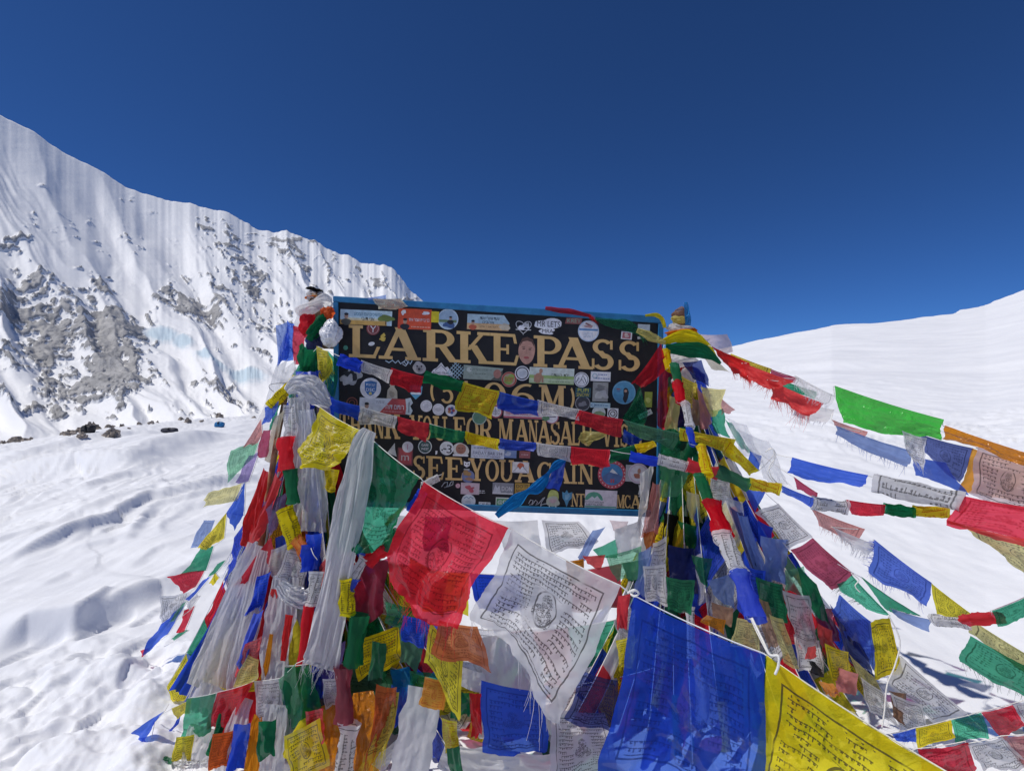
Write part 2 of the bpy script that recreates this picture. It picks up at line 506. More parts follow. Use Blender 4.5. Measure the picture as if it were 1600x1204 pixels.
def build_ground():
    a1 = np.radians(np.linspace(-50, 50, 690)); a0 = np.radians(np.linspace(-180, -50, 60))[:-1]; a2 = np.radians(np.linspace(50, 180, 60))[1:]
    A = np.concatenate([a0, a1, a2]); nA = len(A)
    r = np.concatenate([[.02], np.geomspace(1.7, 7, 330), np.geomspace(7.04, 60, 250), np.geomspace(61, 400, 110), np.geomspace(420, 6000, 24)])
    Rr, Aa = np.meshgrid(r, A, indexing='ij')
    x = Rr*np.sin(Aa); y = Rr*np.cos(Aa)
    z = ground_h(x, y)
    V = np.stack([x, y, z], -1).reshape(-1, 3)
    o = mesh_obj('snow_field', V, grid_faces(nA, len(r))[:, ::-1].copy(), M['snow'])
    tag(o, kind='structure')
build_ground()

# mountain: skyline of the photograph turned into azimuth / slope pairs
SKY = [(-900, 40), (-500, 20), (-250, 60), (-100, 120), (0, 177), (50, 203), (100, 235), (150, 262), (200, 290), (230, 303), (260, 312), (300, 319), (355, 328),
       (375, 341), (400, 355), (425, 361), (450, 360), (475, 368), (500, 380), (530, 396), (560, 405), (590, 412), (610, 415), (625, 428),
       (640, 449), (662, 470), (700, 492), (760, 530), (830, 560), (950, 590)]
BLOBS = [(25, 468, 60, 26, .9), (75, 510, 40, 60, 1.0), (45, 428, 40, 26, .8), (100, 470, 45, 30, .8), (172, 512, 62, 30, 1.25), (178, 572, 48, 46, 1.35), (130, 590, 75, 20, .9),
         (60, 615, 70, 10, .8), (20, 560, 40, 14, .7), (25, 370, 50, 18, .65), (50, 340, 18, 40, .55), (150, 448, 34, 26, .8), (15, 545, 40, 22, .6),
         (60, 290, 22, 40, .35), (115, 350, 55, 40, .42), (200, 310, 20, 14, .45), (215, 380, 30, 24, .4), (290, 466, 50, 15, .9), (330, 480, 40, 18, .85), (280, 418, 40, 12, .5),
         (350, 455, 28, 26, .8), (395, 440, 26, 50, .7), (360, 380, 14, 60, .6), (330, 350, 26, 20, .5), (385, 370, 30, 24, .6), (445, 378, 52, 18, .75),
         (470, 400, 34, 20, .65), (520, 410, 30, 30, .5), (500, 440, 40, 22, .45), (590, 432, 42, 22, .7), (640, 462, 26, 14, .6), (420, 500, 34, 40, .55), (350, 598, 38, 20, .75), (395, 604, 22, 15, .6),
         (240, 470, 40, 10, .4), (310, 300, 60, 12, .25), (10, 610, 30, 14, .6), (300, 640, 60, 6, .5), (230, 634, 40, 6, .4)]
ICES = [(252, 512, 34, 11), (285, 525, 22, 10), (330, 552, 30, 9), (385, 566, 36, 11)]
def build_mountain():
    pxs = np.array([p[0] for p in SKY], float); pys = np.array([p[1] for p in SKY], float)
    saz = np.degrees(np.arctan((pxs-800)/FPX)); sE = (602-pys)/FPX/np.sqrt(1+((pxs-800)/FPX)**2)
    az = np.linspace(-64, 12, 820); t = np.concatenate([np.linspace(0, 1, 460), [1.02, 1.06, 1.15]])
    T, Az = np.meshgrid(t, az, indexing='ij')
    Es = np.interp(az, saz, sE)
    Es = Es+.0035*fbm(az*.9, az*0+2.5, 91, 4)*ss(-50, -20, az)+.0012*fbm(az*1.2, az*0, 92, 3)
    Es = Es[None, :]
    Eb = np.interp(az, _sky_az, _sky_E)[None, :]-.030
    Tc = np.minimum(T, 1.0)
    e = Eb+(Es-Eb)*(Tc*.80+.20*Tc**2.2)
    D = 260+900*Tc**1.05+(T-Tc)*900
    g = Az+14.0*Tc+1.6*fbm(Az*.16, Tc*3, 81, 3)                      # coordinate across the gullies
    rib = np.abs(fbm(g*.20, Tc*1.2+4, 83, 2))                       # wide spurs
    rib2 = np.abs(noise(g*.55, Tc*1.5, 85))
    flu = np.abs(noise(g*1.5+.8*fbm(Az*.5, Tc*6, 88, 3), Tc*2.4, 87))*ss(-.3, .5, noise(Az*.12, Tc*2.5, 86))
    fine = fbm(g*1.6, Tc*26, 89, 5)
    env = ss(0, .2, Tc)*(1-.75*ss(.86, 1.0, Tc))
    upl = ss(.40, .75, Tc)*ss(-26, -34, Az)                          # fluted ice face, upper left
    dz = env*(-24*rib-4.5*rib2*(.2+ss(-34, -26, Az))*ss(-.4, .4, noise(Az*.1, Tc*3, 84))-4.0*flu*(.04+upl))
    # photograph position, for the broad layout of cliffs
    px = 800+FPX*np.tan(np.radians(Az)); py = 602-FPX*e*np.sqrt(1+((px-800)/FPX)**2)
    rock = np.zeros_like(px)
    w = fbm(px*.02, py*.03, 95, 4)*20
    for (cx, cy, rx, ry, s) in BLOBS:
        rock = np.maximum(rock, (s if s >= .9 else s*.70)*np.exp(-(((px-cx+w)/rx)**2+((py-cy+w*.6)/ry)**2)*1.1))
    strat = fbm((px*.9-py*.35)*.035, (py-px*.22)*.15, 97, 6, .6)
    crag = fbm(px*.06, py*.08, 99, 6, .6)
    spots = ss(.45, .8, fbm(g*.9, py*.045, 103, 4)+.25*strat)*.45*ss(-48, -30, Az)
    steep = ss(.10, .0, rib2)*ss(-37, -31, Az)*ss(.25, .5, Tc)*ss(-.2, .4, crag)*.42
    rmask = ss(.33, .60, rock*(1.0+.55*strat+.75*crag)+spots+steep+.10*strat)*ss(.0, .05, Tc)
    ice = np.zeros_like(px)
    for (cx, cy, rx, ry) in ICES:
        ice = np.maximum(ice, np.exp(-(((px-cx)/rx)**2+((py-cy-.25*(px-cx))/ry)**2)))
    rmask = rmask*(1-ss(.3, .6, ice))
    dz = dz+env*rmask*(1.5*strat+1.0*crag+2+.5*fbm(px*.30, py*.2, 105, 3))
    dz = dz+env*(1.6*fine*(.35+.65*rmask))
    dz = dz+ss(.25, .6, ice)*(1+2.0*np.abs(noise(px*.25, py*.03, 107)))
    dz = dz+(1-ss(0, .12, Tc))*2*fbm(px*.05, py*.1, 109, 4)
    # cliffs: rock bulges towards the viewer, with a drop below it
    r = np.radians(Az)
    Dd = D-rmask*2.5*env
    z = EYE+e*D+dz
    z = np.where(T > 1.0, z-(T-1)*1500, z)
    V = np.stack([Dd*np.sin(r), Dd*np.cos(r), z], -1).reshape(-1, 3)
    o = mesh_obj('mountain', V, grid_faces(len(az), len(t)), M['mount'])
    for nm, arr in (('rock', rmask), ('ice', ice)):
        at_ = o.data.attributes.new(nm, 'FLOAT', 'POINT')
        at_.data.foreach_set('value', arr.ravel().astype(np.float32))
    tag(o, kind='structure')
build_mountain()

# ------------------------------------------------------------------ rocks and packs on the snow
def land(px, py):
    """the spot of the snow surface seen at a photo position (or the visible rim under it)"""
    ds = np.linspace(5, 28, 700); x = (px-800)/FPX*ds; g = ground_h(x, ds); pg = 602-(g-EYE)/ds*FPX
    ok = np.where(pg <= py)[0]; i = ok[0] if len(ok) else int(np.argmin(pg))
    return np.array([x[i], ds[i], g[i]]), ds[i]
def rock(px, py, wpx, hpx, seed, label, group):
    p, d = land(px, py); g0 = p[2]
    rng = np.random.RandomState(seed)
    sx, sz = wpx/FPX*d*.5, hpx/FPX*d*1.0; sy = sx*.8
    nu, nv = 18, 12
    th = np.linspace(0, 2*np.pi, nu, endpoint=False); ph = np.linspace(-.5*np.pi, .5*np.pi, nv)
    bb, aa = np.meshgrid(ph, th, indexing='ij')
    q = np.stack([np.cos(bb)*np.cos(aa), np.cos(bb)*np.sin(aa), np.sin(bb)], -1).reshape(-1, 3)
    k = 1+.55*fbm(q[:, 0]*1.3+seed, q[:, 1]*1.3+q[:, 2]*1.7, seed, 3)[:, None]
    q = np.round(q*k*2.6+rng.uniform(-.12, .12, q.shape))/2.6*.5+q*k*.5
    V = q*np.array([sx, sy, sz])
    F = []
    for i in range(nv-1):
        for j in range(nu):
            F.append((i*nu+j, i*nu+(j+1) % nu, (i+1)*nu+(j+1) % nu, (i+1)*nu+j))
    o = mesh_obj('boulder', V, F, M['rock'], smooth=False)
    o.location = (p[0], p[1], g0-sz*.05)
    o.rotation_euler = (0, 0, rng.uniform(0, 6))
    tag(o, label, 'rock', group)
_rr = random.Random(8)
RK = []
for (x0, x1, y0, y1, n) in ((0, 50, 678, 690, 9), (85, 205, 660, 682, 26), (215, 320, 651, 660, 7), (330, 400, 648, 654, 2)):
    for i in range(n):
        w = 5+20*_rr.random()**2 if x0 < 210 else 4+9*_rr.random()**2
        RK.append((_rr.uniform(x0, x1), _rr.uniform(y0, y1), w, w*_rr.uniform(.3, .55)))
RK.sort()
ORD = ['first', 'second', 'third', 'fourth', 'fifth', 'sixth', 'seventh', 'eighth', 'ninth', 'tenth', 'eleventh', 'twelfth', 'thirteenth', 'fourteenth', 'fifteenth', 'sixteenth', 'seventeenth', 'eighteenth', 'nineteenth', 'twentieth']
def ordn(k): return ORD[k] if k < 20 else 'twenty '+ORD[k-20]
_cn = [0, 0, 0]
for i, (x, y, w, h) in enumerate(RK):
    z = 0 if x < 60 else 1 if x < 210 else 2
    txt = ('%s rock from the left at the left picture edge', '%s rock from the left in the outcrop round the black pack', '%s small rock from the left along the rim right of the outcrop')[z]
    rock(x, y, w, h, 300+i, txt % ordn(_cn[z]), ('rocks at the left edge', 'rocks of the outcrop', 'small rocks along the rim')[z]); _cn[z] += 1

def rbox(V, F, c, s, seed, n=8, r=.35):
    """rounded lumpy box"""
    off = len(V)
    nu, nv = 16, 10
    for i in range(nv):
        b = -math.pi/2+math.pi*i/(nv-1)
        for j in range(nu):
            a = 2*math.pi*j/nu
            q = np.array([math.cos(b)*math.cos(a), math.cos(b)*math.sin(a), math.sin(b)])
            q = np.sign(q)*np.abs(q)**.55
            k = 1+.10*float(noise(q[0]*2+seed, q[1]*2+q[2]*3, seed))
            V.append(np.array(c)+q*np.array(s)*k)
    for i in range(nv-1):
        for j in range(nu):
            F.append((off+i*nu+j, off+i*nu+(j+1) % nu, off+(i+1)*nu+(j+1) % nu, off+(i+1)*nu+j))
def pack(px, py, wpx, hpx, rgb, label, seed):
    p, d = land(px, py); z0 = p[2]
    e = empty('backpack', (p[0], p[1], z0-.02))
    w = wpx/FPX*d*.5; h = hpx/FPX*d*.5
    m = plain_mat('pack_fabric', rgb, .6, .3, 12, .3)
    V, F = [], []; rbox(V, F, (0, 0, h), (w, h*1.0, h), seed); mesh_obj('pack_body', V, F, m, e)
    V, F = [], []; rbox(V, F, (w*.75, -.05, h*1.1), (w*.35, h*.9, h*.75), seed+1); mesh_obj('lid', V, F, m, e)
    V, F = [], []; rbox(V, F, (-w*.2, -h*.95, h*.8), (w*.5, h*.3, h*.5), seed+2); mesh_obj('pocket', V, F, m, e)
    V, F = [], []; rbox(V, F, (0, -h*.4, h*1.6), (w*.12, h*.9, h*.5), seed+3); mesh_obj('strap', V, F, plain_mat('strap_webbing', (.03, .03, .03)), e)
    tag(e, label, 'backpack')
pack(343, 667, 14, 9, (.01, .15, .36), 'small bright blue backpack lying on the far snow', 5)
pack(265, 675, 26, 8, (.03, .03, .045), 'dark grey backpack lying flat on the far snow', 15)
pack(138, 676, 18, 13, (.015, .015, .018), 'black pack resting among the outcrop rocks', 25)

# ------------------------------------------------------------------ signboard
TL, TR = at(520, 462, 2.60), at(1037, 494, 2.70)
BL, BR = at(523, 789, 2.60), at(1034, 807, 2.70)
bc = (TL+TR+BL+BR)/4
ex = (TR-TL+BR-BL); ex /= np.linalg.norm(ex)
ez = (TL-BL+TR-BR); ez -= ex*np.dot(ex, ez); ez /= np.linalg.norm(ez)
en = np.cross(ex, ez)                                   # out of the face, towards the viewer
if en[1] > 0: en = -en
def on_board(px, py, off=0.0):
    """photo position on the panel's face, lifted off it by off metres"""
    d = np.array([(px-800)/FPX, 1.0, (602-py)/FPX])
    p0 = bc+en*off; o = np.array([0, 0, EYE])
    return o+d*(np.dot(p0-o, en)/np.dot(d, en))
sign = empty('signboard', tuple(bc-np.array([0, 0, bc[2]])))
def spart(name, V, F, mats, parent=None, **k):
    par = parent or sign
    o = mesh_obj(name, V, F, mats, par, **k)
    if par is sign: o.location = -Vector(sign.location)
    return o
def slab(px_quad, thick, off):
    f = [on_board(x, y, off) for x, y in px_quad]; b = [p-en*thick for p in f]
    return f+b, [(0, 3, 2, 1), (4, 5, 6, 7), (0, 1, 5, 4), (1, 2, 6, 5), (2, 3, 7, 6), (3, 0, 4, 7)]
def nrm_fix(o):
    import bmesh
    bm = bmesh.new(); bm.from_mesh(o.data); bmesh.ops.recalc_face_normals(bm, faces=bm.faces); bm.to_mesh(o.data); bm.free()
def bevel(o, w):
    md = o.modifiers.new('bevel', 'BEVEL'); md.width = w; md.segments = 2; md.limit_method = 'ANGLE'
V, F = slab([(521, 463), (1036, 495), (1033, 806), (524, 788)], .02, 0); o = spart('panel', V, F, M['black'], smooth=False); nrm_fix(o)
for q in ([(520, 462), (1037, 494), (1037, 505), (520, 471)], [(523, 781), (1034, 798), (1034, 808), (523, 790)],
          [(520, 471.3), (528, 471.8), (530, 780.9), (523, 780.7)], [(1029, 504.8), (1037, 505.3), (1034, 797.7), (1026, 797.4)]):
    V, F = slab(q, .035, .010); o = spart('frame_rail', V, F, M['blue'], smooth=False); nrm_fix(o); bevel(o, .003)

# serifed capitals from strokes in a unit box
def R_(x0, y0, x1, y1): return [(x0, y0), (x1, y0), (x1, y1), (x0, y1)]
def B_(x0, y0, x1, y1, w):                                # slanted bar with level ends
    return [(x0-w/2, y0), (x0+w/2, y0), (x1+w/2, y1), (x1-w/2, y1)]
def A_(cx, cy, rx, ry, a0, a1, wx, wy, n=18):
    a = np.radians(np.linspace(a0, a1, n)); out = []
    ox, oy = cx+rx*np.cos(a), cy+ry*np.sin(a); ix, iy = cx+(rx-wx)*np.cos(a), cy+(ry-wy)*np.sin(a)
    return [[(ox[i], oy[i]), (ox[i+1], oy[i+1]), (ix[i+1], iy[i+1]), (ix[i], iy[i])] for i in range(n-1)]
st = .235; sf = .095
def stem(x): return [R_(x, 0, x+st, 1)]
def ser(x, y, w): return [R_(x-w/2, y, x+w/2, y+sf)]
GL = {}
GL['L'] = stem(.12)+ser(.225, 0, .45)+ser(.225, 1-sf, .45)+[R_(.3, 0, .86, sf+.01), B_(.80, .03, .95, .36, .11)]
GL['A'] = [B_(.14, 0, .5, 1, .13), B_(.84, 0, .49, 1, .24), R_(.27, .27, .74, .36)]+ser(.15, 0, .34)+ser(.82, 0, .38)
GL['P'] = stem(.12)+ser(.22, 0, .46)+[R_(0, 1-sf, .5, 1), R_(.3, .42, .52, .51)]+A_(.5, .71, .42, .29, -90, 90, .2, .09)
GL['R'] = stem(.10)+ser(.20, 0, .42)+[R_(0, 1-sf, .5, 1), R_(.3, .45, .52, .54)]+A_(.48, .725, .38, .275, -90, 90, .2, .09)+[B_(.84, 0, .52, .5, .22)]+ser(.86, 0, .28)
GL['K'] = stem(.10)+ser(.20, 0, .42)+ser(.20, 1-sf, .42)+[B_(.34, .42, .80, 1, .13), B_(.84, 0, .48, .58, .24)]+ser(.80, 1-sf, .38)+ser(.83, 0, .36)
GL['E'] = stem(.12)+[R_(0, 0, .9, sf), R_(0, 1-sf, .86, 1), R_(.3, .46, .6, .54), R_(.56, .35, .65, .66), B_(.86, .03, .95, .33, .10), B_(.82, .97, .88, .70, .10)]
GL['F'] = stem(.12)+ser(.22, 0, .46)+[R_(0, 1-sf, .86, 1), R_(.3, .46, .6, .54), R_(.56, .35, .65, .66), B_(.84, .97, .90, .68, .10)]
GL['S'] = A_(.50, .745, .40, .255, 35, 262, .20, .10)+A_(.50, .275, .42, .275, 95, -148, .22, .10)+[R_(.78, .68, .88, .97), R_(.07, .03, .17, .36), B_(.62, .38, .36, .62, .28)]
GL['O'] = A_(.5, .5, .48, .5, 0, 360, .22, .09, 30); GL['0'] = GL['O']
GL['5'] = [R_(.2, .87, .85, 1), R_(.18, .48, .30, 1)]+A_(.44, .31, .44, .31, 128, -150, .2, .1)
GL['1'] = [R_(.4, 0, .64, 1), R_(.2, 0, .85, sf), B_(.28, .78, .5, 1, .16)]
GL['6'] = A_(.5, .31, .45, .31, 0, 360, .2, .09, 24)+A_(.66, .42, .61, .58, 72, 178, .2, .1)
GL['M'] = [R_(.10, 0, .19, 1), R_(.73, 0, .92, 1), B_(.50, .02, .20, 1, .19), B_(.50, .02, .80, 1, .10)]+ser(.14, 0, .28)+ser(.14, 1-sf, .28)+ser(.83, 0, .34)+ser(.86, 1-sf, .28)
GL['N'] = [R_(.14, 0, .24, 1), R_(.76, 0, .86, 1), B_(.78, 0, .22, 1, .22)]+ser(.18, 0, .36)+ser(.15, 1-sf, .30)+ser(.82, 1-sf, .36)
GL['T'] = [R_(.38, 0, .62, 1), R_(.04, 1-sf, .96, 1), R_(.04, .72, .13, 1), R_(.87, .72, .96, 1)]+ser(.5, 0, .48)
GL['H'] = stem(.10)+[R_(.69, 0, .9, 1), R_(.2, .46, .8, .55)]+ser(.2, 0, .4)+ser(.2, 1-sf, .4)+ser(.8, 0, .4)+ser(.8, 1-sf, .4)
GL['Y'] = [R_(.39, 0, .61, .48), B_(.47, .40, .17, 1, .22), B_(.53, .40, .82, 1, .12)]+ser(.5, 0, .46)+ser(.17, 1-sf, .36)+ser(.84, 1-sf, .32)
GL['U'] = [R_(.12, .3, .33, 1), R_(.76, .3, .88, 1)]+A_(.5, .32, .38, .32, 180, 360, .17, .1)+ser(.22, 1-sf, .42)+ser(.82, 1-sf, .34)
GL['V'] = [B_(.5, 0, .18, 1, .24), B_(.52, 0, .84, 1, .13)]+ser(.18, 1-sf, .38)+ser(.84, 1-sf, .32)
GL['I'] = [R_(.3, 0, .7, 1), R_(.05, 0, .95, sf), R_(.05, 1-sf, .95, 1)]
GL['C'] = A_(.52, .5, .47, .5, 48, 312, .22, .09, 26)+[R_(.80, .66, .89, .97), R_(.80, .05, .89, .30)]
GL['G'] = A_(.52, .5, .47, .5, 48, 320, .22, .09, 26)+[R_(.78, .66, .87, .97), R_(.72, .05, .92, .45), R_(.58, .40, 1, .48)]
GL['('] = A_(.95, .5, .85, .56, 128, 232, .28, .1)
GL[')'] = A_(.05, .5, .85, .56, -52, 52, .28, .1)
def letters(items, top, bot):
    for ch, x0, x1 in items:
        V, F = [], []; lift = .0016
        for k, s in enumerate(GL[ch]):
            i0 = len(V)
            for (u, v) in s:
                x = x0+(x1-x0)*u; yt, yb = top(x), bot(x)
                V.append(on_board(x, yb+(yt-yb)*v, lift+.00003*k))
            F.append(tuple(range(i0, i0+len(s))))
        spart('letter', V, F, M['gold'], smooth=False)
letters([('L', 545, 594), ('A', 593, 657), ('R', 661, 718), ('K', 714, 766), ('E', 766, 811), ('P', 834, 881), ('A', 866, 926), ('S', 922, 962), ('S', 964, 1003)],
        lambda x: 507+.0575*(x-545), lambda x: 557.5+.0515*(x-545))
letters([('(', 671, 685), ('5', 688, 711), ('1', 718, 738), ('0', 754, 791), ('6', 797, 837), ('M', 842, 884), (')', 886, 899)],
        lambda x: 592+.05*(x-671), lambda x: 629+.05*(x-671))
letters([('T', 530, 546), ('H', 547, 564), ('A', 564, 584), ('N', 583, 601), ('K', 601, 625), ('Y', 640, 660), ('O', 660, 675), ('U', 676, 699), ('F', 708, 728), ('O', 728, 748), ('R', 748, 771),
         ('M', 778, 802), ('A', 804, 827), ('N', 825, 841), ('A', 839, 861), ('S', 859, 876), ('A', 874, 895), ('L', 893, 907), ('U', 908, 926), ('V', 941, 957), ('I', 959, 968), ('S', 969, 982), ('I', 984, 992), ('T', 993, 1008)],
        lambda x: 648+.042*(x-640), lambda x: 684.5+.036*(x-590))
letters([('S', 644, 666), ('E', 666, 694), ('E', 696, 725), ('Y', 732, 758), ('O', 758, 780), ('U', 780, 803), ('A', 805, 837), ('G', 838, 864), ('A', 864, 891), ('I', 891, 902), ('N', 903, 929)],
        lambda x: 711+.051*(x-650), lambda x: 749+.030*(x-680))
letters([('N', 892, 904), ('T', 902, 914), ('N', 917, 930), ('C', 931, 943), ('M', 963, 976), ('C', 975, 986), ('A', 985, 1002), ('P', 1002, 1014)],
        lambda x: 770.5+.03*(x-895), lambda x: 791+.03*(x-895))

# ---- stickers: each one a part, its print laid on as thin coloured films
TXS = bpy.data.scenes.new('lettering_scratch')          # empty scratch scene: keeps text evaluation quick, removed below
def font_polys(txt):
    cu = bpy.data.curves.new('t', 'FONT'); cu.body = txt; cu.align_x = 'CENTER'; cu.align_y = 'CENTER'; cu.size = 1.0; cu.resolution_u = 3
    ob = bpy.data.objects.new('t', cu); TXS.collection.objects.link(ob)
    TXS.view_layers[0].update(); dg = TXS.view_layers[0].depsgraph
    me = bpy.data.meshes.new_from_object(ob.evaluated_get(dg))
    V = [tuple(v.co[:2]) for v in me.vertices]; F = [tuple(p.vertices) for p in me.polygons]
    bpy.data.objects.remove(ob); bpy.data.curves.remove(cu); bpy.data.meshes.remove(me)
    return V, F
TILT = .045
_stk_rng = random.Random(4)
class Stk:
    def __init__(s, cx, cy, rot=0.0):
        s.c = (cx, cy); s.r = TILT+rot; s.V = []; s.F = []; s.m = []; s.mats = []; s.z = .0024
        s.lift = _stk_rng.random()*.0012
    def _add(s, pts, faces, rgb):
        m = paper(rgb)
        if m not in s.mats: s.mats.append(m)
        k = s.mats.index(m); i0 = len(s.V); c, sn = math.cos(s.r), math.sin(s.r)
        for (x, y) in pts:
            s.V.append(on_board(s.c[0]+x*c-y*sn, s.c[1]+x*sn+y*c, s.z+s.lift))
        for f in faces: s.F.append(tuple(i0+q for q in f)); s.m.append(k)
        s.z += .00012
        return s
    def poly(s, pts, rgb): return s._add(pts, [tuple(range(len(pts)))], rgb)
    def rect(s, x, y, w, h, rgb): return s.poly([(x-w/2, y-h/2), (x+w/2, y-h/2), (x+w/2, y+h/2), (x-w/2, y+h/2)], rgb)
    def disc(s, x, y, r, rgb, ry=None, n=28):
        ry = ry or r
        return s.poly([(x+r*math.cos(2*math.pi*i/n), y+ry*math.sin(2*math.pi*i/n)) for i in range(n)], rgb)
    def ring(s, x, y, r, w, rgb, n=28):
        P = []; F = []
        for i in range(n):
            a = 2*math.pi*i/n
            P += [(x+r*math.cos(a), y+r*math.sin(a)), (x+(r-w)*math.cos(a), y+(r-w)*math.sin(a))]
            j = (i+1) % n; F.append((2*i, 2*j, 2*j+1, 2*i+1))
        return s._add(P, F, rgb)
    def text(s, x, y, txt, w, h, rgb):
        Vv, Ff = font_polys(txt)
        if not Vv: return s
        a = np.array(Vv); mn, mx = a.min(0), a.max(0); c = (mn+mx)/2; sz = np.maximum(mx-mn, 1e-4)
        return s._add([(x+(p[0]-c[0])/sz[0]*w, y-(p[1]-c[1])/sz[1]*h) for p in a], Ff, rgb)
    def lines(s, x, y, w, h, n, rgb, seed=1):
        """illegible fine print as rows of short words"""
        r = random.Random(seed)
        for i in range(n):
            yy = y-h/2+(i+.5)*h/n; xx = x-w/2
            while xx < x+w/2-1:
                L = r.uniform(1.6, 5.0); L = min(L, x+w/2-xx)
                s.rect(xx+L/2, yy, L, h/n*.5, rgb); xx += L+1.0
        return s
    def blob(s, x, y, rx, ry, rgb, seed=1, rough=.25, n=30):
        r = random.Random(seed); ph = [r.uniform(0, 6.28) for _ in range(5)]; P = []
        for i in range(n):
            a = 2*math.pi*i/n; k = 1+rough*sum(math.sin((q+2)*a+ph[q])/(q+1.5) for q in range(5))
            P.append((x+rx*k*math.cos(a), y+ry*k*math.sin(a)))
        return s.poly(P, rgb)
    def stroke(s, pts, w, rgb):
        P = []; F = []
        for i, (x, y) in enumerate(pts):
            a = pts[max(0, i-1)]; b = pts[min(len(pts)-1, i+1)]; dx, dy = b[0]-a[0], b[1]-a[1]; L = math.hypot(dx, dy) or 1
            P += [(x-dy/L*w/2, y+dx/L*w/2), (x+dy/L*w/2, y-dx/L*w/2)]
            if i: F.append((2*i-2, 2*i, 2*i+1, 2*i-1))
        return s._add(P, F, rgb)
    def done(s, label=None):
        o = spart('sticker', s.V, s.F, s.mats, smooth=False, midx=s.m)
        if label: o['label'] = label
WH = (.74, .74, .76); BK = (.02, .02, .025); RD = (.55, .03, .02); BL_ = (.03, .10, .35); GN = (.04, .22, .10); SKIN = (.55, .33, .24)
def person(s, x, y, h, shirt, hair=BK, skin=(.45, .28, .20)):
    s.blob(x, y+h*.32, h*.34, h*.26, shirt, 3, .1); s.disc(x, y-h*.10, h*.15, skin, h*.2); s.disc(x, y-h*.25, h*.16, hair, h*.10)
heb = lambda t: t[::-1]
def S(*a): return Stk(*a)
s = S(572, 496); s.rect(0, 0, 81, 23, (.50, .66, .72)); s.rect(-4, 8, 73, 7, (.62, .38, .10)); s.rect(0, 3, 60, 3.5, (.66, .60, .40)); person(s, -31, 1, 21, (.10, .10, .08))
s.blob(31, 0, 11, 6, (.16, .22, .05), 4); s.rect(31, 7, 1.6, 6, (.12, .08, .04)); s.text(3, -5, heb('ממשיכים עם המסע'), 44, 4.5, (.05, .20, .30)); s.text(3, 2, heb('אני דובי'), 20, 5, BK); s.done('pale blue and orange printed strip with a man and a tree')
s = S(648, 498.5); s.rect(0, 0, 52, 32, (.64, .085, .03)); person(s, -15, 6, 20, BK); s.text(7, 1, heb('בני ברית ושמר איתי'), 32, 4.5, WH); s.lines(10, 12, 30, 2.5, 1, (.7, .4, .3)); s.blob(17, -10, 5, 3, WH, 7); s.blob(-18, -10, 3.5, 4, WH, 9); s.done('orange red printed card')
s = S(680, 495); s.rect(0, 0, 12, 17, (.75, .60, .02)); s.done()
s = S(700, 498.5); s.disc(0, 0, 16.2, (.55, .66, .74)); s.disc(0, 0, 14.6, (.35, .48, .60)); s.rect(0, 3, 27, 4, (.18, .26, .12)); s.blob(2, 9, 11, 4, (.05, .10, .24), 6); person(s, 4, 0, 14, BK); s.done()
s = S(763, 503.5); s.poly([(-33, -12), (24, -12), (33, 0), (32, 12), (-33, 12)], (.42, .56, .62)); s.poly([(-33, 2), (33, 2), (32, 12), (-33, 12)], (.62, .40, .20)); person(s, -24, 3, 17, (.45, .10, .05)); s.blob(26, 6, 7, 6, (.55, .48, .36), 8)
s.text(2, -6, heb('צעד אחרי צעד'), 30, 4, BK); s.text(0, 0, heb('אוהבים'), 18, 4, BK); s.text(1, 7, heb('לזכר אסף שלנו'), 28, 3.5, BK); s.done()
s = S(818, 510); h = [(0, 13)]+[(-12*math.sin(a)**3*1.0, -(9*math.cos(a)-4*math.cos(2*a)-1.5*math.cos(3*a))) for a in np.linspace(3.0, .15, 16)]
s.stroke(h+[(-x, y) for x, y in reversed(h)], 1.0, (.6, .6, .6)); s.blob(-2, 1, 6, 4.5, WH, 12, .4); s.blob(5, -2, 4, 5, (.5, .5, .5), 14, .4); s.stroke([(-12, 5), (12, 5)], 1.1, WH); s.done()
s = S(857, 510); s.blob(0, -4, 22, 8, WH, 17, .18); s.blob(-2, 7, 13, 5, WH, 19, .2); s.text(0, -4, 'MR LETS', 36, 9, BK); s.text(-1, 7, 'MRA', 17, 6, BK); s.done()
s = S(897, 501); s.poly([(-12, -4), (13, -5), (11, 5), (-14, 5)], (.30, .10, .09)); s.text(0, 0, 'KREY', 21, 6, (.22, .42, .28)); s.done()
s = S(919.5, 517); s.disc(0, 0, 16.5, (.48, .58, .72)); s.disc(0, 0, 14.8, WH); s.rect(0, -2, 29, 3, (.10, .26, .50)); s.stroke([(-5, -12), (2, -9), (6, -7)], 2.4, (.25, .10, .10)); s.blob(0, -7, 6, 2.2, (.50, .28, .28), 21); s.lines(0, 6, 15, 9, 4, (.45, .52, .62), 5); s.done()
s = S(1006, 513); s.rect(0, 0, 19, 13, (.62, .66, .66)); s.done()
s = S(979, 524, .05); s.rect(0, 0, 17, 12, WH); s.rect(0, 0, 13, 9.5, (.42, .14, .16)); s.blob(0, 0, 3.5, 3.5, (.6, .45, .42), 22); s.done()
s = S(1002, 527, -.2); s.rect(0, 0, 12, 4, (.5, .52, .5)); s.done()
s = S(583, 513); s.disc(0, 0, 10.5, (.22, .05, .05)); s.ring(0, 0, 8.6, .9, (.5, .3, .28)); s.stroke([(-4, -4), (0, 1), (0, 6)], 1.3, WH); s.stroke([(4, -4), (0, 1)], 1.3, WH); s.done()
s = S(598, 528, -.3); s.blob(0, 0, 5.5, 4, (.62, .45, .08), 24, .4); s.blob(2, -4, 3, 3, (.62, .45, .08), 25, .3); s.done()
s = S(580.5, 537, -.25); s.disc(0, 0, 5, (.72, .74, .76), 3); s.done()
s = S(540, 543); s.disc(0, 0, 3.6, (.08, .30, .22)); s.done()
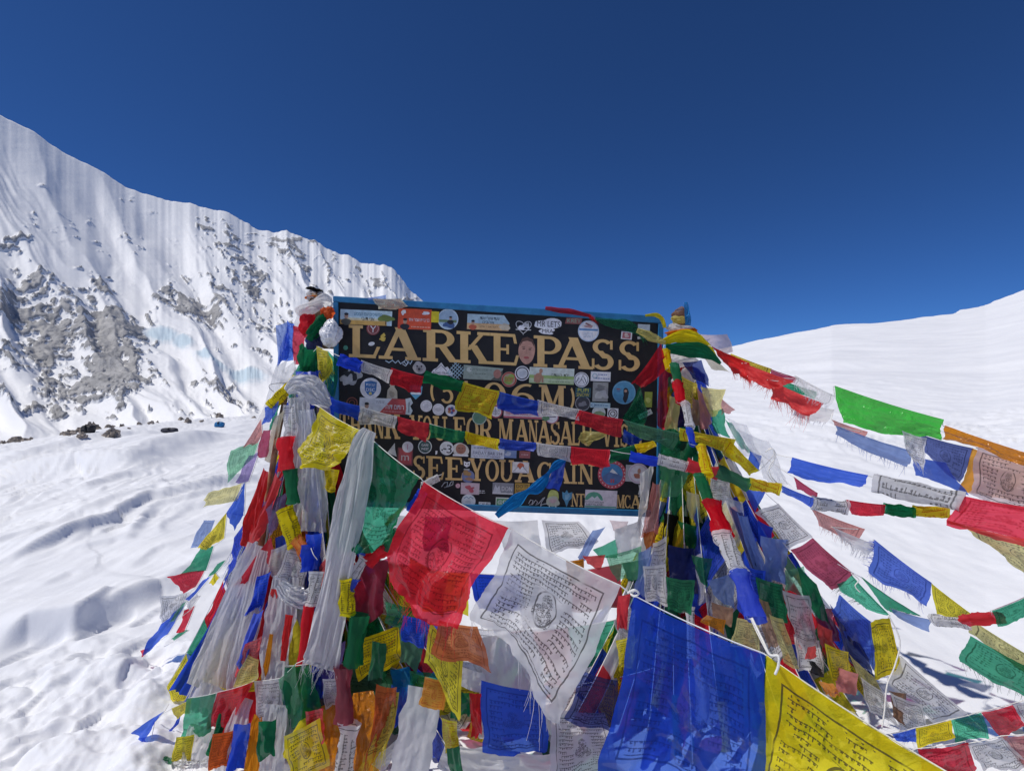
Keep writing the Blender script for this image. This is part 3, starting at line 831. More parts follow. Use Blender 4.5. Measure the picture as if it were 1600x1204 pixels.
s = S(823, 548); s.blob(0, 0, 12.6, 21, (.50, .27, .20), 3, .04); s.poly([(-12, -6), (-8, -19), (0, -22), (9, -18), (12.5, -5), (7, -14), (0, -16), (-7, -14)], (.10, .05, .035)); s.disc(-4.8, -3, 2.4, (.16, .08, .06), 1.1); s.disc(4.8, -2.6, 2.4, (.16, .08, .06), 1.1)
s.stroke([(-8, -6), (-2.5, -6)], .8, (.12, .06, .04)); s.stroke([(2.5, -5.6), (8, -5.4)], .8, (.12, .06, .04)); s.stroke([(0, -2), (-1, 4), (1.5, 5)], .7, (.36, .17, .12)); s.disc(0, 10.5, 4.4, (.46, .10, .10), 1.9); s.stroke([(-4.2, 10.4), (4.2, 10.6)], .5, (.25, .05, .05)); s.done('cut out photo sticker of a face')
s = S(622, 566); s.stroke([(-20, -2), (-14, 1), (-9, -3), (-4, 1), (0, -3), (4, 2), (9, -2), (13, 3), (16, -3), (19, 2), (22, -4)], 1.6, (.45, .58, .68)); s.stroke([(8, 0), (12, -5), (16, 0), (12, 5), (7, 2)], 1.3, (.55, .62, .68)); s.done()
s = S(655, 574.5); s.blob(0, 0, 10, 9.5, (.50, .47, .44), 31, .1); s.blob(0, 2, 5, 4.5, (.34, .30, .28), 32, .2); s.disc(-3.4, -2.5, 1.4, BK); s.disc(3.4, -2.5, 1.4, BK); s.disc(0, 2, 1.9, BK); s.done()
s = S(690, 577); s.poly([(-18, 8), (-12, 0), (-8, -2), (-1, -11), (5, -3), (9, -5), (18, 6), (15, 9)], WH); s.stroke([(-10, 2), (-1, -7), (8, 2)], 1, BK); s.text(0, 5.6, 'ROAD TRAIL', 26, 3.4, BK); s.done()
s = S(713, 580, .6); 
for i in range(5): s.stroke([(-8+4*i, -12), (-10+4*i, 12)], 1.2, (.32, .48, .56)); s.stroke([(-11, -9+4.5*i), (11, -7+4.5*i)], 1.0, (.40, .54, .60))
s.done()
s = S(755, 583); s.poly([(-31, -12), (31, -9), (26, 10), (-31, 10)], (.30, .36, .31)); s.poly([(12, 10), (30, -6), (31, 11)], (.10, .10, .08)); s.disc(22, 0, 6, (.40, .18, .14), 7); s.disc(-22, -5, 4, (.5, .54, .5)); s.text(-4, -5, heb('יהי זכרו ברוך לעד'), 34, 3.6, (.08, .12, .1)); s.lines(-6, 1, 20, 2, 1, (.12, .15, .13)); s.done()
s = S(795.5, 592.5); s.disc(0, 0, 12, (.42, .30, .22)); s.ring(0, 0, 11.4, 2, (.42, .06, .05)); s.blob(0, 0, 8, 7, (.26, .38, .08), 33, .3); s.text(0, 0, 'OOPS', 13, 7, (.60, .07, .05)); s.done()
s = S(816, 583); s.disc(0, 0, 11.5, WH); s.disc(0, 0, 10, BK); s.disc(0, 0, 8.4, (.58, .60, .62)); s.blob(0, 0, 5, 4, (.45, .48, .52), 34); s.done()
s = S(862, 587); s.rect(0, 0, 70, 25, (.56, .62, .56)); s.rect(0, 6, 70, 13, (.30, .44, .14)); s.rect(0, 8, 70, 7, (.48, .58, .36)); s.blob(-21, 4, 6, 8, (.45, .24, .15), 35, .15); s.disc(-17, -7, 2.8, (.42, .22, .14), 3.6); s.rect(-26, 5, 3, 11, (.42, .22, .14)); s.rect(-14, 6, 3, 10, (.42, .22, .14))
s.text(13, -2, heb('ילד השדה'), 28, 5, (.07, .10, .04)); s.lines(14, 4, 26, 2.2, 1, (.2, .3, .15), 4); s.lines(12, 9, 34, 2.2, 1, (.2, .3, .15), 6); s.done('green and white printed strip with a bare chested man')
s = S(908.5, 593); s.disc(0, 0, 11.8, WH); s.ring(0, 0, 10.6, 1.0, (.10, .12, .14)); s.stroke([(-8, 4), (-4, -3), (-1, 1), (2, -7), (6, 0), (8, 5)], 1.2, (.08, .10, .12)); s.stroke([(-5, 6), (1, -1), (5, 6)], .9, (.08, .10, .12)); s.done()
s = S(938.5, 588); s.rect(0, 0, 31, 15, WH); s.ring(-9, -.5, 4, 1, (.2, .4, .46)); s.lines(3, -3, 14, 2.4, 1, BL_, 8); s.lines(3, 3, 22, 2.4, 1, BL_, 9); s.done()
s = S(938, 612); s.rect(0, 0, 24, 30, (.32, .32, .30)); s.blob(2, 4, 8, 8, (.48, .48, .46), 36, .4); s.blob(0, -6, 8, 4, (.2, .2, .19), 37, .4); s.done()
s = S(911, 613); s.rect(0, 0, 24, 15, (.03, .09, .11)); s.text(0, -3.5, 'PUPI', 17, 5.5, (.55, .55, .06)); s.text(0, 3.5, 'SNOW', 20, 5.5, (.55, .45, .05)); s.done()
s = S(975, 613); s.disc(0, 0, 18.3, (.09, .30, .48)); s.ring(0, 0, 17.6, 1, (.2, .4, .55)); s.blob(3, 5, 4.6, 9, BK, 38, .25); s.disc(2.5, -4, 3.6, BK); s.disc(2.5, -2.4, 2.2, SKIN); s.rect(-9, -5, 6, 1.6, (.4, .1, .1)); s.rect(-9, -1.5, 5, 1.2, (.1, .1, .3)); s.done()
s = S(1013, 624); s.rect(0, 0, 12, 24, (.28, .34, .05)); s.blob(0, 1, 3.5, 5, (.46, .5, .14), 39); s.done()
s = S(910.5, 630); s.disc(0, 0, 12.5, (.05, .05, .06)); s.ring(0, 0, 11.6, .9, (.35, .35, .36)); s.blob(0, 1, 6, 4, (.20, .20, .22), 40, .3); s.done()
s = S(938, 633); s.rect(0, 0, 31, 8, (.42, .56, .62)); s.lines(2, 0, 22, 2.6, 1, (.08, .20, .36), 10); s.ring(-11, 0, 3, .8, (.08, .20, .36)); s.done()
s = S(935.5, 644.5); s.disc(0, 0, 10.5, (.55, .58, .55)); s.blob(0, 2, 8, 5, (.22, .30, .16), 41, .25); s.done()
s = S(957.5, 646); s.rect(0, 0, 17, 17, WH); s.ring(0, 0, 7.4, 1.6, (.10, .07, .07)); s.ring(0, 0, 4.2, 1.4, (.10, .07, .07)); s.done()
s = S(1008, 647, -.5); s.rect(0, 0, 23, 8, (.50, .54, .50)); s.lines(0, 0, 17, 2.6, 1, (.14, .14, .12), 11); s.done()
s = S(551, 585); s.blob(0, 0, 17, 13, (.38, .38, .38), 42, .5); s.blob(-2, 1, 9, 8, BK, 43, .4); s.blob(-8, 9, 7, 8, (.45, .45, .45), 44, .5); s.blob(10, -8, 7, 3.4, (.40, .40, .42), 45, .5); s.done()
s = S(579, 606.5); s.disc(0, 0, 16.4, WH); s.poly([(-9.5, -10), (0, -12), (9.5, -10), (9, 3), (5, 9), (0, 12), (-5, 9), (-9, 3)], (.04, .15, .38)); s.text(0, -5, heb('קבוצת'), 14, 4, WH); s.text(0, 2.2, 'DSC', 14, 5, WH); s.disc(0, 8, 2.4, (.6, .55, .2)); s.done('round white sticker with a blue DSC shield')
s = S(612.5, 611.5); s.poly([(-8, 11), (-7, -2), (-3, -8), (-5, -11), (5, -11), (3, -8), (8, -1), (9, 11)], (.42, .38, .30)); s.blob(0, 4, 4.5, 4.5, (.30, .26, .2), 46, .2); s.done()
s = S(650, 612); s.poly([(-10, -9), (0, -11), (10, -9), (9, 3), (0, 12), (-9, 3)], (.10, .36, .54)); s.rect(0, 2.5, 15, 3, WH); s.blob(0, -5, 6, 3, (.5, .6, .66), 47); s.done()
s = S(550, 629); s.ring(0, 0, 9, 2, (.16, .05, .04)); s.ring(0, 0, 5, 1.6, (.14, .04, .03)); s.done()
s = S(598, 634); s.rect(0, 0, 73, 24, (.62, .65, .68)); s.poly([(-6, 12), (14, -12), (36.5, -12), (36.5, 12)], (.46, .07, .07)); person(s, -25, 3, 22, (.30, .40, .55)); s.text(18, 1, heb('רותם דוחי'), 30, 6.5, WH); s.lines(-4, -6, 13, 4, 2, (.3, .32, .36), 12); s.lines(16, 8, 30, 2, 1, (.7, .35, .35), 13); s.done('white and dark red printed card with a portrait')
s = S(637, 634); s.poly([(-4, -11), (4, -13), (8, -5), (4, 0), (8, 7), (5, 14), (-3, 13), (-2, 4)], (.48, .56, .60)); s.rect(2, 2, 2, 16, (.2, .24, .28)); s.done()
for i, (x, y) in enumerate(((666, 634), (685, 639.5), (705, 641))):
    s = S(x, y); s.disc(0, 0, 9.2, (.66, .66, .70))
    if i == 2:
        for q in range(5): s.disc(3.4*math.cos(q*1.26), 3.4*math.sin(q*1.26), 2.5, [(.45, .08, .08), (.1, .14, .35), (.4, .2, .1), (.3, .05, .1), (.08, .1, .3)][q])
    else: s.ring(0, 0, 7.4, .5, (.5, .5, .55)); s.blob(0, 0, 4, 3.5, (.55, .55, .60), 50+i, .3)
    s.done()
s = S(775, 643); s.disc(0, 0, 10, WH); s.ring(0, 0, 10, 2, (.38, .08, .10)); s.rect(-1, 0, 1, 12, (.3, .3, .34)); s.lines(0, 0, 12, 9, 4, (.25, .25, .3), 14); s.done()
s = S(818, 647); s.rect(0, 0, 62, 13, (.62, .50, .52)); s.rect(0, 5, 62, 2.4, (.45, .08, .12)); s.text(0, -1, 'TREKKING BEARS ON HIKES', 56, 4.6, (.36, .05, .09)); s.done()
s = S(862, 651); s.disc(0, 0, 11, WH); s.ring(0, 0, 11, 1.6, (.42, .14, .18)); s.rect(0, 0, 14, 1, BK); s.lines(0, -3, 12, 4, 2, (.3, .3, .3), 15); s.blob(-9, 3, 5, 4, (.12, .28, .14), 51); s.done()
s = S(749, 652); s.disc(0, 0, 11.5, (.10, .22, .15)); s.ring(0, 0, 11, 1, (.45, .52, .48)); s.done()
s = S(664, 697.5); s.disc(0, 0, 10.8, (.60, .63, .62)); s.disc(0, 0, 9.4, (.05, .09, .09)); s.text(0, -2.5, 'GARE', 11, 4, WH); s.text(0, 3.5, 'WEST', 12, 3.6, WH); s.done()
s = S(682, 706); s.poly([(-1.6, -2), (1.6, -2), (1, 3), (-1.6, 4)], WH); s.done()
s = S(698, 700); s.disc(0, 0, 10.8, (.64, .66, .68)); s.text(4, 1, '3', 8, 13, BK); s.rect(-3, 1, 5, 1.8, BK); s.disc(-7, 3, 1.3, BK); s.done('round white sticker reading 3')
s = S(720, 702); s.blob(0, 0, 13, 10, (.60, .58, .54), 52, .1); s.disc(0, -1, 8, (.36, .17, .12), 8); s.stroke([(-4, -2), (-1.5, -2)], .9, BK); s.stroke([(1.5, -2), (4, -2)], .9, BK); s.stroke([(-3, 3), (0, 4), (3, 3)], .8, (.2, .05, .04)); s.rect(0, 9, 24, 3, WH); s.done()
s = S(762, 706); s.rect(0, 0, 52, 20, (.58, .62, .70)); s.text(0, 2, 'FIRDAY BAR 594', 46, 5, (.08, .10, .16)); s.lines(0, 7, 44, 2, 1, (.25, .28, .35), 16); s.lines(-2, -6, 40, 3, 1, (.2, .24, .34), 17); s.done()
s = S(796, 709); s.rect(0, 0, 22, 12, (.16, .24, .44)); s.blob(-2, 0, 5, 3, (.4, .46, .56), 53); s.done()
s = S(820, 710); s.rect(0, 0, 17, 11, (.30, .10, .10)); s.lines(0, 0, 11, 4, 1, (.5, .3, .3), 18); s.done()
s = S(633, 713); s.rect(0, 0, 24, 28, (.18, .05, .06)); s.rect(0, 0, 20, 23, (.42, .07, .08)); s.text(0, 2, 'm', 12, 8, (.6, .5, .5)); s.done()
s = S(637, 698); s.disc(0, 0, 8.6, (.62, .60, .64)); s.stroke([(0, -4), (0, 4)], .9, (.5, .1, .2)); s.done()
s = S(613, 703, .2); s.poly([(-7, 6), (1, -12), (4, -2), (9, 8)], (.55, .55, .55)); s.done()
s = S(813.5, 730); s.rect(0, 0, 26, 17, (.66, .66, .64)); s.rect(0, 0, 24, 15.4, (.70, .68, .66)); s.disc(0, -2, 5.4, (.55, .13, .06)); s.poly([(-11, 6.5), (-4, -1), (-1, 3), (3, -2), (11, 6.5)], WH); s.stroke([(-11, 6.5), (-4, -1), (-1, 3), (3, -2), (11, 6.5)], .8, (.2, .2, .22)); s.done()
s = S(729.5, 725); s.poly([(-5, -5), (0, -3), (5, -5), (4.5, 2), (0, 5), (-4.5, 2)], WH); s.disc(-2, -.5, 1, BK); s.disc(2, -.5, 1, BK); s.rect(0, 8, 9, 2, (.45, .45, .45)); s.done()
s = S(731.5, 744); s.disc(0, 0, 10, (.16, .20, .36)); s.blob(-2, -5, 7, 4, (.40, .25, .10), 54, .3); s.blob(2, 4, 6, 3, (.36, .22, .14), 55, .3); s.done()
s = S(734.5, 763); s.rect(0, 0, 29, 18, (.56, .44, .48)); s.blob(0, 0, 6.5, 4.5, (.48, .09, .12), 56, .5); s.done()
s = S(753, 768); s.lines(0, 0, 10, 6, 2, (.5, .5, .52), 19); s.done()
s = S(715.5, 758.5); s.disc(0, 0, 3.8, (.50, .24, .30)); s.ring(0, 0, 2.4, .7, (.7, .6, .62)); s.done()
s = S(698, 756, -.3); s.stroke([(-9, 2), (-3, -3), (2, -3), (0, 3), (-5, 4), (2, 4), (8, -2), (11, -2), (9, 3), (3, 4)], 1.2, (.42, .46, .47)); s.done()
s = S(732, 782.5); s.disc(0, 0, 11, (.62, .66, .68)); s.stroke([(-7, -4), (-3, -7), (0, -4), (3, -7), (7, -4)], 1.1, (.08, .24, .34)); s.rect(-3, 3, 15, 8, (.56, .58, .6)); s.blob(0, 2, 4, 3, (.45, .48, .52), 57); s.done()
s = S(757, 788.5); s.rect(0, 0, 18, 9, WH); s.text(0, -1.6, 'DEBI', 15, 3.8, BK); s.text(0, 2.6, 'TREKS', 15, 3, BK); s.done()
s = S(786, 763); s.rect(0, 0, 33, 18, (.24, .25, .28)); s.text(6, 0, 'DON', 16, 7, (.62, .62, .62)); s.poly([(-16, 7), (-12, -6), (-9, 0), (-6, -5), (-3, 7)], (.50, .52, .56)); s.rect(0, 7.6, 32, 2, (.6, .6, .62)); s.done()
s = S(790, 785.5); s.rect(0, 0, 31, 17, (.62, .66, .60)); s.rect(0, -1, 28.5, 11, (.10, .30, .13)); s.text(0, -1, '@DAV', 25, 7, WH); s.lines(0, 6.4, 26, 1.6, 1, (.2, .3, .2), 20); s.done('white and green sticker reading @DAV')
s = S(816, 763); s.rect(0, 0, 23, 17, (.42, .26, .04)); s.text(0, -3.5, 'DO IT', 19, 5, BK); s.text(-2, 4, 'NOW', 15, 5, BK); s.done()
s = S(842, 784); s.stroke([(-16, 3), (-13, -3), (-9, -2), (-11, 4), (-15, 5), (-10, 4), (-5, -3), (-2, 0), (-5, 5), (0, 2), (6, -6), (9, -8), (4, 0), (2, 11), (4, 4), (10, 2), (17, 3)], 1.1, (.45, .46, .47)); s.done()
s = S(864, 779); s.blob(0, -3, 9, 11, (.45, .50, .14), 58, .08); s.blob(0, 4, 9.5, 9, (.44, .46, .36), 59, .15); s.blob(0, 3, 5, 4, (.5, .36, .36), 60, .2); s.rect(-5, 13, 2, 5, (.55, .55, .5)); s.rect(5, 13, 2, 5, (.55, .55, .5)); s.done()
s = S(886, 778); s.poly([(-8, -10), (-4, -8), (-1, -13), (2, -8), (8, -10), (7, 0), (3, 4), (0, 14), (-4, 4), (-7, 0)], (.08, .26, .40)); s.blob(0, -2, 3.5, 4.5, (.2, .4, .52), 61, .3); s.done()
s = S(956.5, 741); s.disc(0, 0, 22.5, (.46, .06, .09)); s.disc(0, 0, 16.8, (.05, .20, .42)); s.poly([(-16, 5), (-6, -3), (0, -9), (7, -3), (16.4, 3), (10, 13), (-10, 13)], (.07, .13, .30)); s.poly([(-4, -4), (0, -9), (5, -5), (9, -1), (2, -2)], (.66, .68, .72)); s.rect(-1, 10, 2, 6, (.45, .05, .06)); s.rect(2.5, 10, 2, 6, (.45, .05, .06))
for q in range(22):
    a = q*2*math.pi/22+.1; s.disc(19.6*math.cos(a), 19.6*math.sin(a), 1.2, (.62, .45, .46), n=6)
s.done('round red ringed sticker with a blue mountain')
s = S(997.5, 739.5); s.rect(-8, 0, 24, 26, (.38, .37, .40)); s.disc(0, 0, 16, (.60, .56, .62)); s.ring(0, 0, 15.2, 2.4, (.52, .40, .50)); s.blob(-1, 4, 6.5, 3.6, (.36, .12, .08), 62, .2); s.disc(1, -4, 2.6, (.40, .20, .15), 4); s.done()
s = S(939, 779.5); s.rect(0, 0, 50, 28, (.66, .60, .64)); P_ = [(-11+14*math.cos(a), 2-13*math.sin(a)) for a in np.linspace(0, math.pi, 18)]; s.poly(P_, (.10, .34, .22)); s.poly([(-21, 2), (-14, -4), (-10, -1), (-6, -5), (0, 2)], (.62, .62, .64)); s.text(-10, 5, 'MOUNTAIN AIM', 29, 2.8, (.08, .12, .1)); s.text(-10, 8.6, 'NEPALESE', 26, 3, (.08, .12, .1)); s.rect(0, 12, 49, 2.6, (.14, .34, .26)); s.done('white card sticker with a green dome')
s = S(1002, 763, -.6); s.stroke([(-8, 6), (-2, 0), (0, -6), (3, -1), (9, -4)], 3.0, (.55, .55, .56)); s.stroke([(-10, 9), (0, 4), (8, 6)], 2.2, (.5, .5, .5)); s.done()
s = S(604, 752, .1); s.rect(0, 0, 22, 12, (.3, .3, .34)); s.lines(0, 0, 16, 6, 2, (.6, .6, .6), 22); s.done()
s = S(690, 783); s.disc(0, 0, 8, (.3, .1, .1)); s.ring(0, 0, 7, 1, (.6, .5, .5)); s.done()

bpy.data.scenes.remove(TXS)
# posts carrying the board
def tube(pts, rad, n=8, closed=True):
    pts = [np.array(p, float) for p in pts]; V = []; F = []
    rad = rad if hasattr(rad, '__len__') else [rad]*len(pts)
    ref = np.array([.13, -1, .21])
    for i, p in enumerate(pts):
        t = pts[min(i+1, len(pts)-1)]-pts[max(i-1, 0)]; t = t/(np.linalg.norm(t)+1e-9)
        a = np.cross(t, ref)
        if np.linalg.norm(a) < 1e-3: a = np.cross(t, [1, 0, 0])
        a /= np.linalg.norm(a); b = np.cross(t, a)
        for k in range(n):
            th = 2*math.pi*k/n; V.append(p+rad[i]*(a*math.cos(th)+b*math.sin(th)))
    for i in range(len(pts)-1):
        for k in range(n):
            F.append((i*n+k, i*n+(k+1) % n, (i+1)*n+(k+1) % n, (i+1)*n+k))
    F.append(tuple(range(n))[::-1]); F.append(tuple((len(pts)-1)*n+k for k in range(n)))
    return V, F
def post(pxt, pyt, dt, pxb, db, r):
    top = at(pxt, pyt, dt); b = at(pxb, 1000, db); b[2] = -.3
    n = 14; pts = [top+(b-top)*i/(n-1)+np.array([.006*math.sin(i*1.7), .005*math.cos(i*2.3), 0]) for i in range(n)]
    V, F = tube(pts, [r*(1+.06*math.sin(i*2.1)) for i in range(n)], 12)
    return spart('post', V, F, M['wood'])
post(492, 458, 2.66, 470, 2.68, .032)
post(1066, 494, 2.74, 1058, 2.76, .032)
V, F = slab([(480, 520), (528, 522), (528, 545), (480, 543)], .03, -.03); o = spart('bracket', V, F, M['wood'], smooth=False); nrm_fix(o)
V, F = slab([(1030, 560), (1075, 562), (1075, 585), (1030, 583)], .03, -.03); o = spart('bracket', V, F, M['wood'], smooth=False); nrm_fix(o)
tag(sign, 'black pass signboard with tan capital letters, blue frame and many stickers', 'sign')

# ------------------------------------------------------------------ cloth builders
_rs = np.random.RandomState(11)
def clampg(V):
    V = np.asarray(V, float)
    g = ground_h(V[:, 0], V[:, 1], False)+.03
    V[:, 2] = np.maximum(V[:, 2], g+.01*_rs.rand(len(V)))
    return V
def jit(d, k=.02): return d*(1+k*_rs.uniform(-1, 1))
def cloth_grid(c, nx, ny, amp, seed, sag=.03, wav=.03):
    rng = np.random.RandomState(seed)
    u, v = np.meshgrid(np.linspace(0, 1, nx), np.linspace(0, 1, ny)); U = u[..., None]; W = v[..., None]
    c = [np.asarray(p, float) for p in c]
    P = (c[0]*(1-U)+c[1]*U)*(1-W)+(c[3]*(1-U)+c[2]*U)*W
    size = np.mean([np.linalg.norm(c[1]-c[0]), np.linalg.norm(c[2]-c[1]), np.linalg.norm(c[3]-c[0])])
    n = np.cross(c[1]-c[0], c[3]-c[0])+np.cross(c[2]-c[1], c[3]-c[2]); n = n/(np.linalg.norm(n)+1e-9)
    ph = rng.uniform(0, 6.28, 6); k1 = rng.uniform(.6, 1.4); k2 = rng.uniform(1.6, 3.0); s1 = rng.uniform(-1, 1); s2 = rng.uniform(-1.5, 1.5)
    w = .15+.85*v**.8
    f = (.62*np.sin(6.28*(k1*u+s1*v)+ph[0])+.30*np.sin(6.28*(k2*u+s2*v)+ph[1]))*w
    f = f+.75*fbm(u*2.2+seed*1.7, v*2.2+seed*.9, seed % 997, 3)*(.35+.65*v)
    cr = np.abs(noise(u*3.1+v*1.2+seed*.37, v*3.3-u*1.1+seed*.71, seed % 911))+.5*np.abs(noise(u*6.5-v*2+seed*.3, v*7+u*3+seed*.7, seed % 877)); f = f-.8*cr*(.4+.6*v)
    P = P+n*(amp*size*f)[..., None]
    eu = (c[1]-c[0])/(np.linalg.norm(c[1]-c[0])+1e-9); ev = (c[3]-c[0])/(np.linalg.norm(c[3]-c[0])+1e-9)
    P = P+eu*(wav*size*np.sin(6.28*(v*rng.uniform(.5, 1.1))+ph[2])*v)[..., None]+ev*(wav*size*np.sin(6.28*(u*rng.uniform(.6, 1.3))+ph[3])*v)[..., None]
    P = P+eu*(.6*wav*size*fbm(u*3+seed, v*5, seed % 771, 3)*v)[..., None]+ev*(.6*wav*size*fbm(u*6+seed, v*2, seed % 773, 3)*v)[..., None]
    P = P+np.array([0, 0, -1.0])*(sag*size*4*u*(1-u)*(1-v))[..., None]
    uv = np.stack([u, 1-v], -1).reshape(-1, 2)
    return P.reshape(-1, 3), grid_faces(nx, ny), uv, size
def ordx(vals):
    order = sorted(range(len(vals)), key=lambda i: vals[i]); out = [0]*len(vals)
    for k, i in enumerate(order): out[i] = k
    return out
def fringe(parent, P, nx, ny, col_, style, seed, L=.05, dens=1.0, side='b'):
    """loose threads along the bottom hem"""
    rng = np.random.RandomState(seed)
    G = P.reshape(ny, nx, 3); edge = G[-1] if side == 'b' else G[:, -1] if side == 'r' else G[:, 0]
    inner = G[-3] if side == 'b' else G[:, -3] if side == 'r' else G[:, 2]
    V = []; F = []
    n = int(34*dens)
    for i in range(n):
        a = rng.uniform(0, len(edge)-1.001); k = int(a); f = a-k
        p = edge[k]*(1-f)+edge[k+1]*f; dr = p-(inner[k]*(1-f)+inner[k+1]*f); dr /= (np.linalg.norm(dr)+1e-9)
        dr = dr+rng.uniform(-.5, .5, 3)*.7+np.array([.1, 0, -.25]); dr /= np.linalg.norm(dr)
        l = L*rng.uniform(.25, 1.0)**1.3; wd = .0007
        bend = rng.uniform(-.4, .4, 3)*l
        sd = np.cross(dr, [0, 1, 0]); sd = sd/(np.linalg.norm(sd)+1e-9)*wd
        i0 = len(V)
        for q in range(4):
            t = q/3; c = p+dr*l*t+bend*t*t+np.array([0, 0, -.3])*l*t*t
            V += [c-sd*(1-.5*t), c+sd*(1-.5*t)]
        for q in range(3): F.append((i0+2*q, i0+2*q+1, i0+2*q+3, i0+2*q+2))
    o = mesh_obj('fringe', V, F, cloth(col_, 'zp'), parent)
    o['kind'] = 'stuff'
    return o
def flag_mesh(c, col_, style, parent, name='flag', amp=.05, n=14, seed=None, loc=None, sag=.03, wav=.03):
    seed = seed if seed is not None else int(_rs.randint(1, 99999))
    P, F, uv, size = cloth_grid(c, n, n, amp, seed, sag, wav)
    P = clampg(P)
    st = ''.join(ch for ch in style if ch in 'tspmxdz') or 't'
    o = mesh_obj(name, P, F, cloth(col_, st), parent, uv=uv)
    if 'f' in style: fringe(o, P, n, n, col_, st, seed+1, L=size*.22, dens=1.2)
    if 'F' in style: fringe(o, P, n, n, col_, st, seed+1, L=size*.4, dens=2.2)
    if 'e' in style: fringe(o, P, n, n, col_, st, seed+2, L=size*.2, dens=1.2, side='l')
    return o
def roll_mesh(p0, p1, hw, col_, style, parent, seed=None, name='flag'):
    """a flag wound round its cord"""
    seed = seed if seed is not None else int(_rs.randint(1, 99999)); rng = np.random.RandomState(seed)
    p0 = np.asarray(p0, float); p1 = np.asarray(p1, float); ax = p1-p0; L = np.linalg.norm(ax); ax = ax/L
    a = np.cross(ax, [0, 1, 0.02]); a /= np.linalg.norm(a); b = np.cross(ax, a)
    ns, nt = 16, 28
    tw = rng.uniform(-1.2, 1.2); ph = rng.uniform(0, 6.28, 4)
    S_, J_ = np.meshgrid(np.linspace(0, 1, ns), np.linspace(0, 1, nt), indexing='ij'); S_ = S_.ravel(); J_ = J_.ravel()
    e = 1+.10*np.sin(6.28*S_+ph[0])+.14*(np.abs(S_-.5)*2)**6
    th = 6.28318*1.12*J_; t2 = th+tw*S_
    r = hw*e*(1+.09*J_+.12*np.sin(3*t2+ph[1]+2*S_)+.07*np.sin(7*t2+ph[2]-3*S_))
    r = r*(1+.20*fbm(S_*3+seed, th*.9+seed, seed % 700, 3)-.22*np.abs(fbm(S_*1.6+seed, t2*1.5+seed+1.5*S_, seed % 711, 3)))
    off = -a*hw*.75*(1 if a[2] > 0 else -1)
    V = p0+ax*(L*S_*(1+.012*np.sin(th*2+ph[3])))[:, None]+a*(r*np.cos(t2))[:, None]+b*(r*.62*np.sin(t2))[:, None]+off
    uv = np.stack([S_, .15+.5*J_], -1)
    V = clampg(V)
    st = ''.join(ch for ch in style if ch in 'tspmxdz') or 't'
    return mesh_obj(name, V, grid_faces(nt, ns), cloth(col_, st), parent, uv=uv)
def cord_mesh(pts, r, parent, mat=None, name='cord'):
    pts = [np.asarray(p, float) for p in pts]; Q = []
    for i in range(len(pts)-1):
        for k in range(5):
            t = k/5; q = pts[i]*(1-t)+pts[i+1]*t
            q = q+np.array([0, 0, -1])*np.linalg.norm(pts[i+1]-pts[i])*.02*4*t*(1-t); Q.append(q)
    Q.append(pts[-1])
    V, F = tube(Q, r, 5)
    return mesh_obj(name, V, F, mat or M['cord'], parent)
SGROUP = 'prayer flag strings'
def string(label, d0, d1, items, pre=(), post=(), amp=.05, n=14, group=SGROUP, r=.0014, name='prayer_flag_string', dd=.0, jk=.015):
    """items: (colour, style, x0,y0, x1,y1, x2,y2, x3,y3) hanging flag, or (colour, 'R'+style, x0,y0, x1,y1, halfwidth) rolled flag"""
    N = max(1, len(items)-1)
    root = empty(name)
    pts = [at(x, y, d) for x, y, d in pre]
    for i, it in enumerate(items):
        a = d0+(d1-d0)*i/max(1, len(items)); b = d0+(d1-d0)*(i+1)/max(1, len(items))
        ex_ = {}
        it = list(it)
        lab = None
        if isinstance(it[-1], str): lab = it.pop()
        if isinstance(it[-1], dict): ex_ = it.pop()
        c, st_ = it[0], it[1]; q = it[2:]
        dz = ex_.get('d', 0.0); a += dz; b += dz
        if st_[0] == 'R':
            p0, p1 = at(q[0], q[1], a), at(q[2], q[3], b)
            hw = q[4]/FPX*(a+b)/2
            o = roll_mesh(p0, p1, hw, c, st_[1:], root)
        else:
            e = ex_.get('e', dd)
            p0, p1 = at(q[0], q[1], a), at(q[2], q[3], b)
            p2, p3 = at(q[4], q[5], jit(b+e, jk)), at(q[6], q[7], jit(a+e, jk))
            o = flag_mesh([p0, p1, p2, p3], c, st_, root, amp=ex_.get('amp', amp), n=ex_.get('n', n), seed=ex_.get('seed'), sag=ex_.get('sag', .03), wav=ex_.get('wav', .05))
        if lab: o['label'] = lab
        if not ex_.get('nc'): pts += [p0, p1]
    pts += [at(x, y, d) for x, y, d in post]
    # drop doubled points
    Q = [pts[0]]
    for p in pts[1:]:
        if np.linalg.norm(p-Q[-1]) > .004: Q.append(p)
    base = np.array(Q).mean(0)
    cd = cord_mesh([q+np.array([0, .007, -.003]) for q in Q], r, root)
    root.location = (float(Q[0][0]), float(Q[0][1]), float(min(q[2] for q in Q)))
    for ch in root.children: ch.location = -Vector(root.location)
    tag(root, label, 'prayer flags', group)
    return root
def loose(label, col_, style, quad, d, amp=.07, n=16, e=.0, cat='prayer flag', name='prayer_flag', group='loose prayer flags', seed=None, d2=None, wav=.05):
    d2 = d2 or d
    c = [at(quad[0], quad[1], jit(d)), at(quad[2], quad[3], jit(d2)), at(quad[4], quad[5], jit(d2+e)), at(quad[6], quad[7], jit(d+e))]
    o = flag_mesh(c, col_, style, None, name, amp, n, seed, wav=wav)
    return tag(o, label, cat, group)
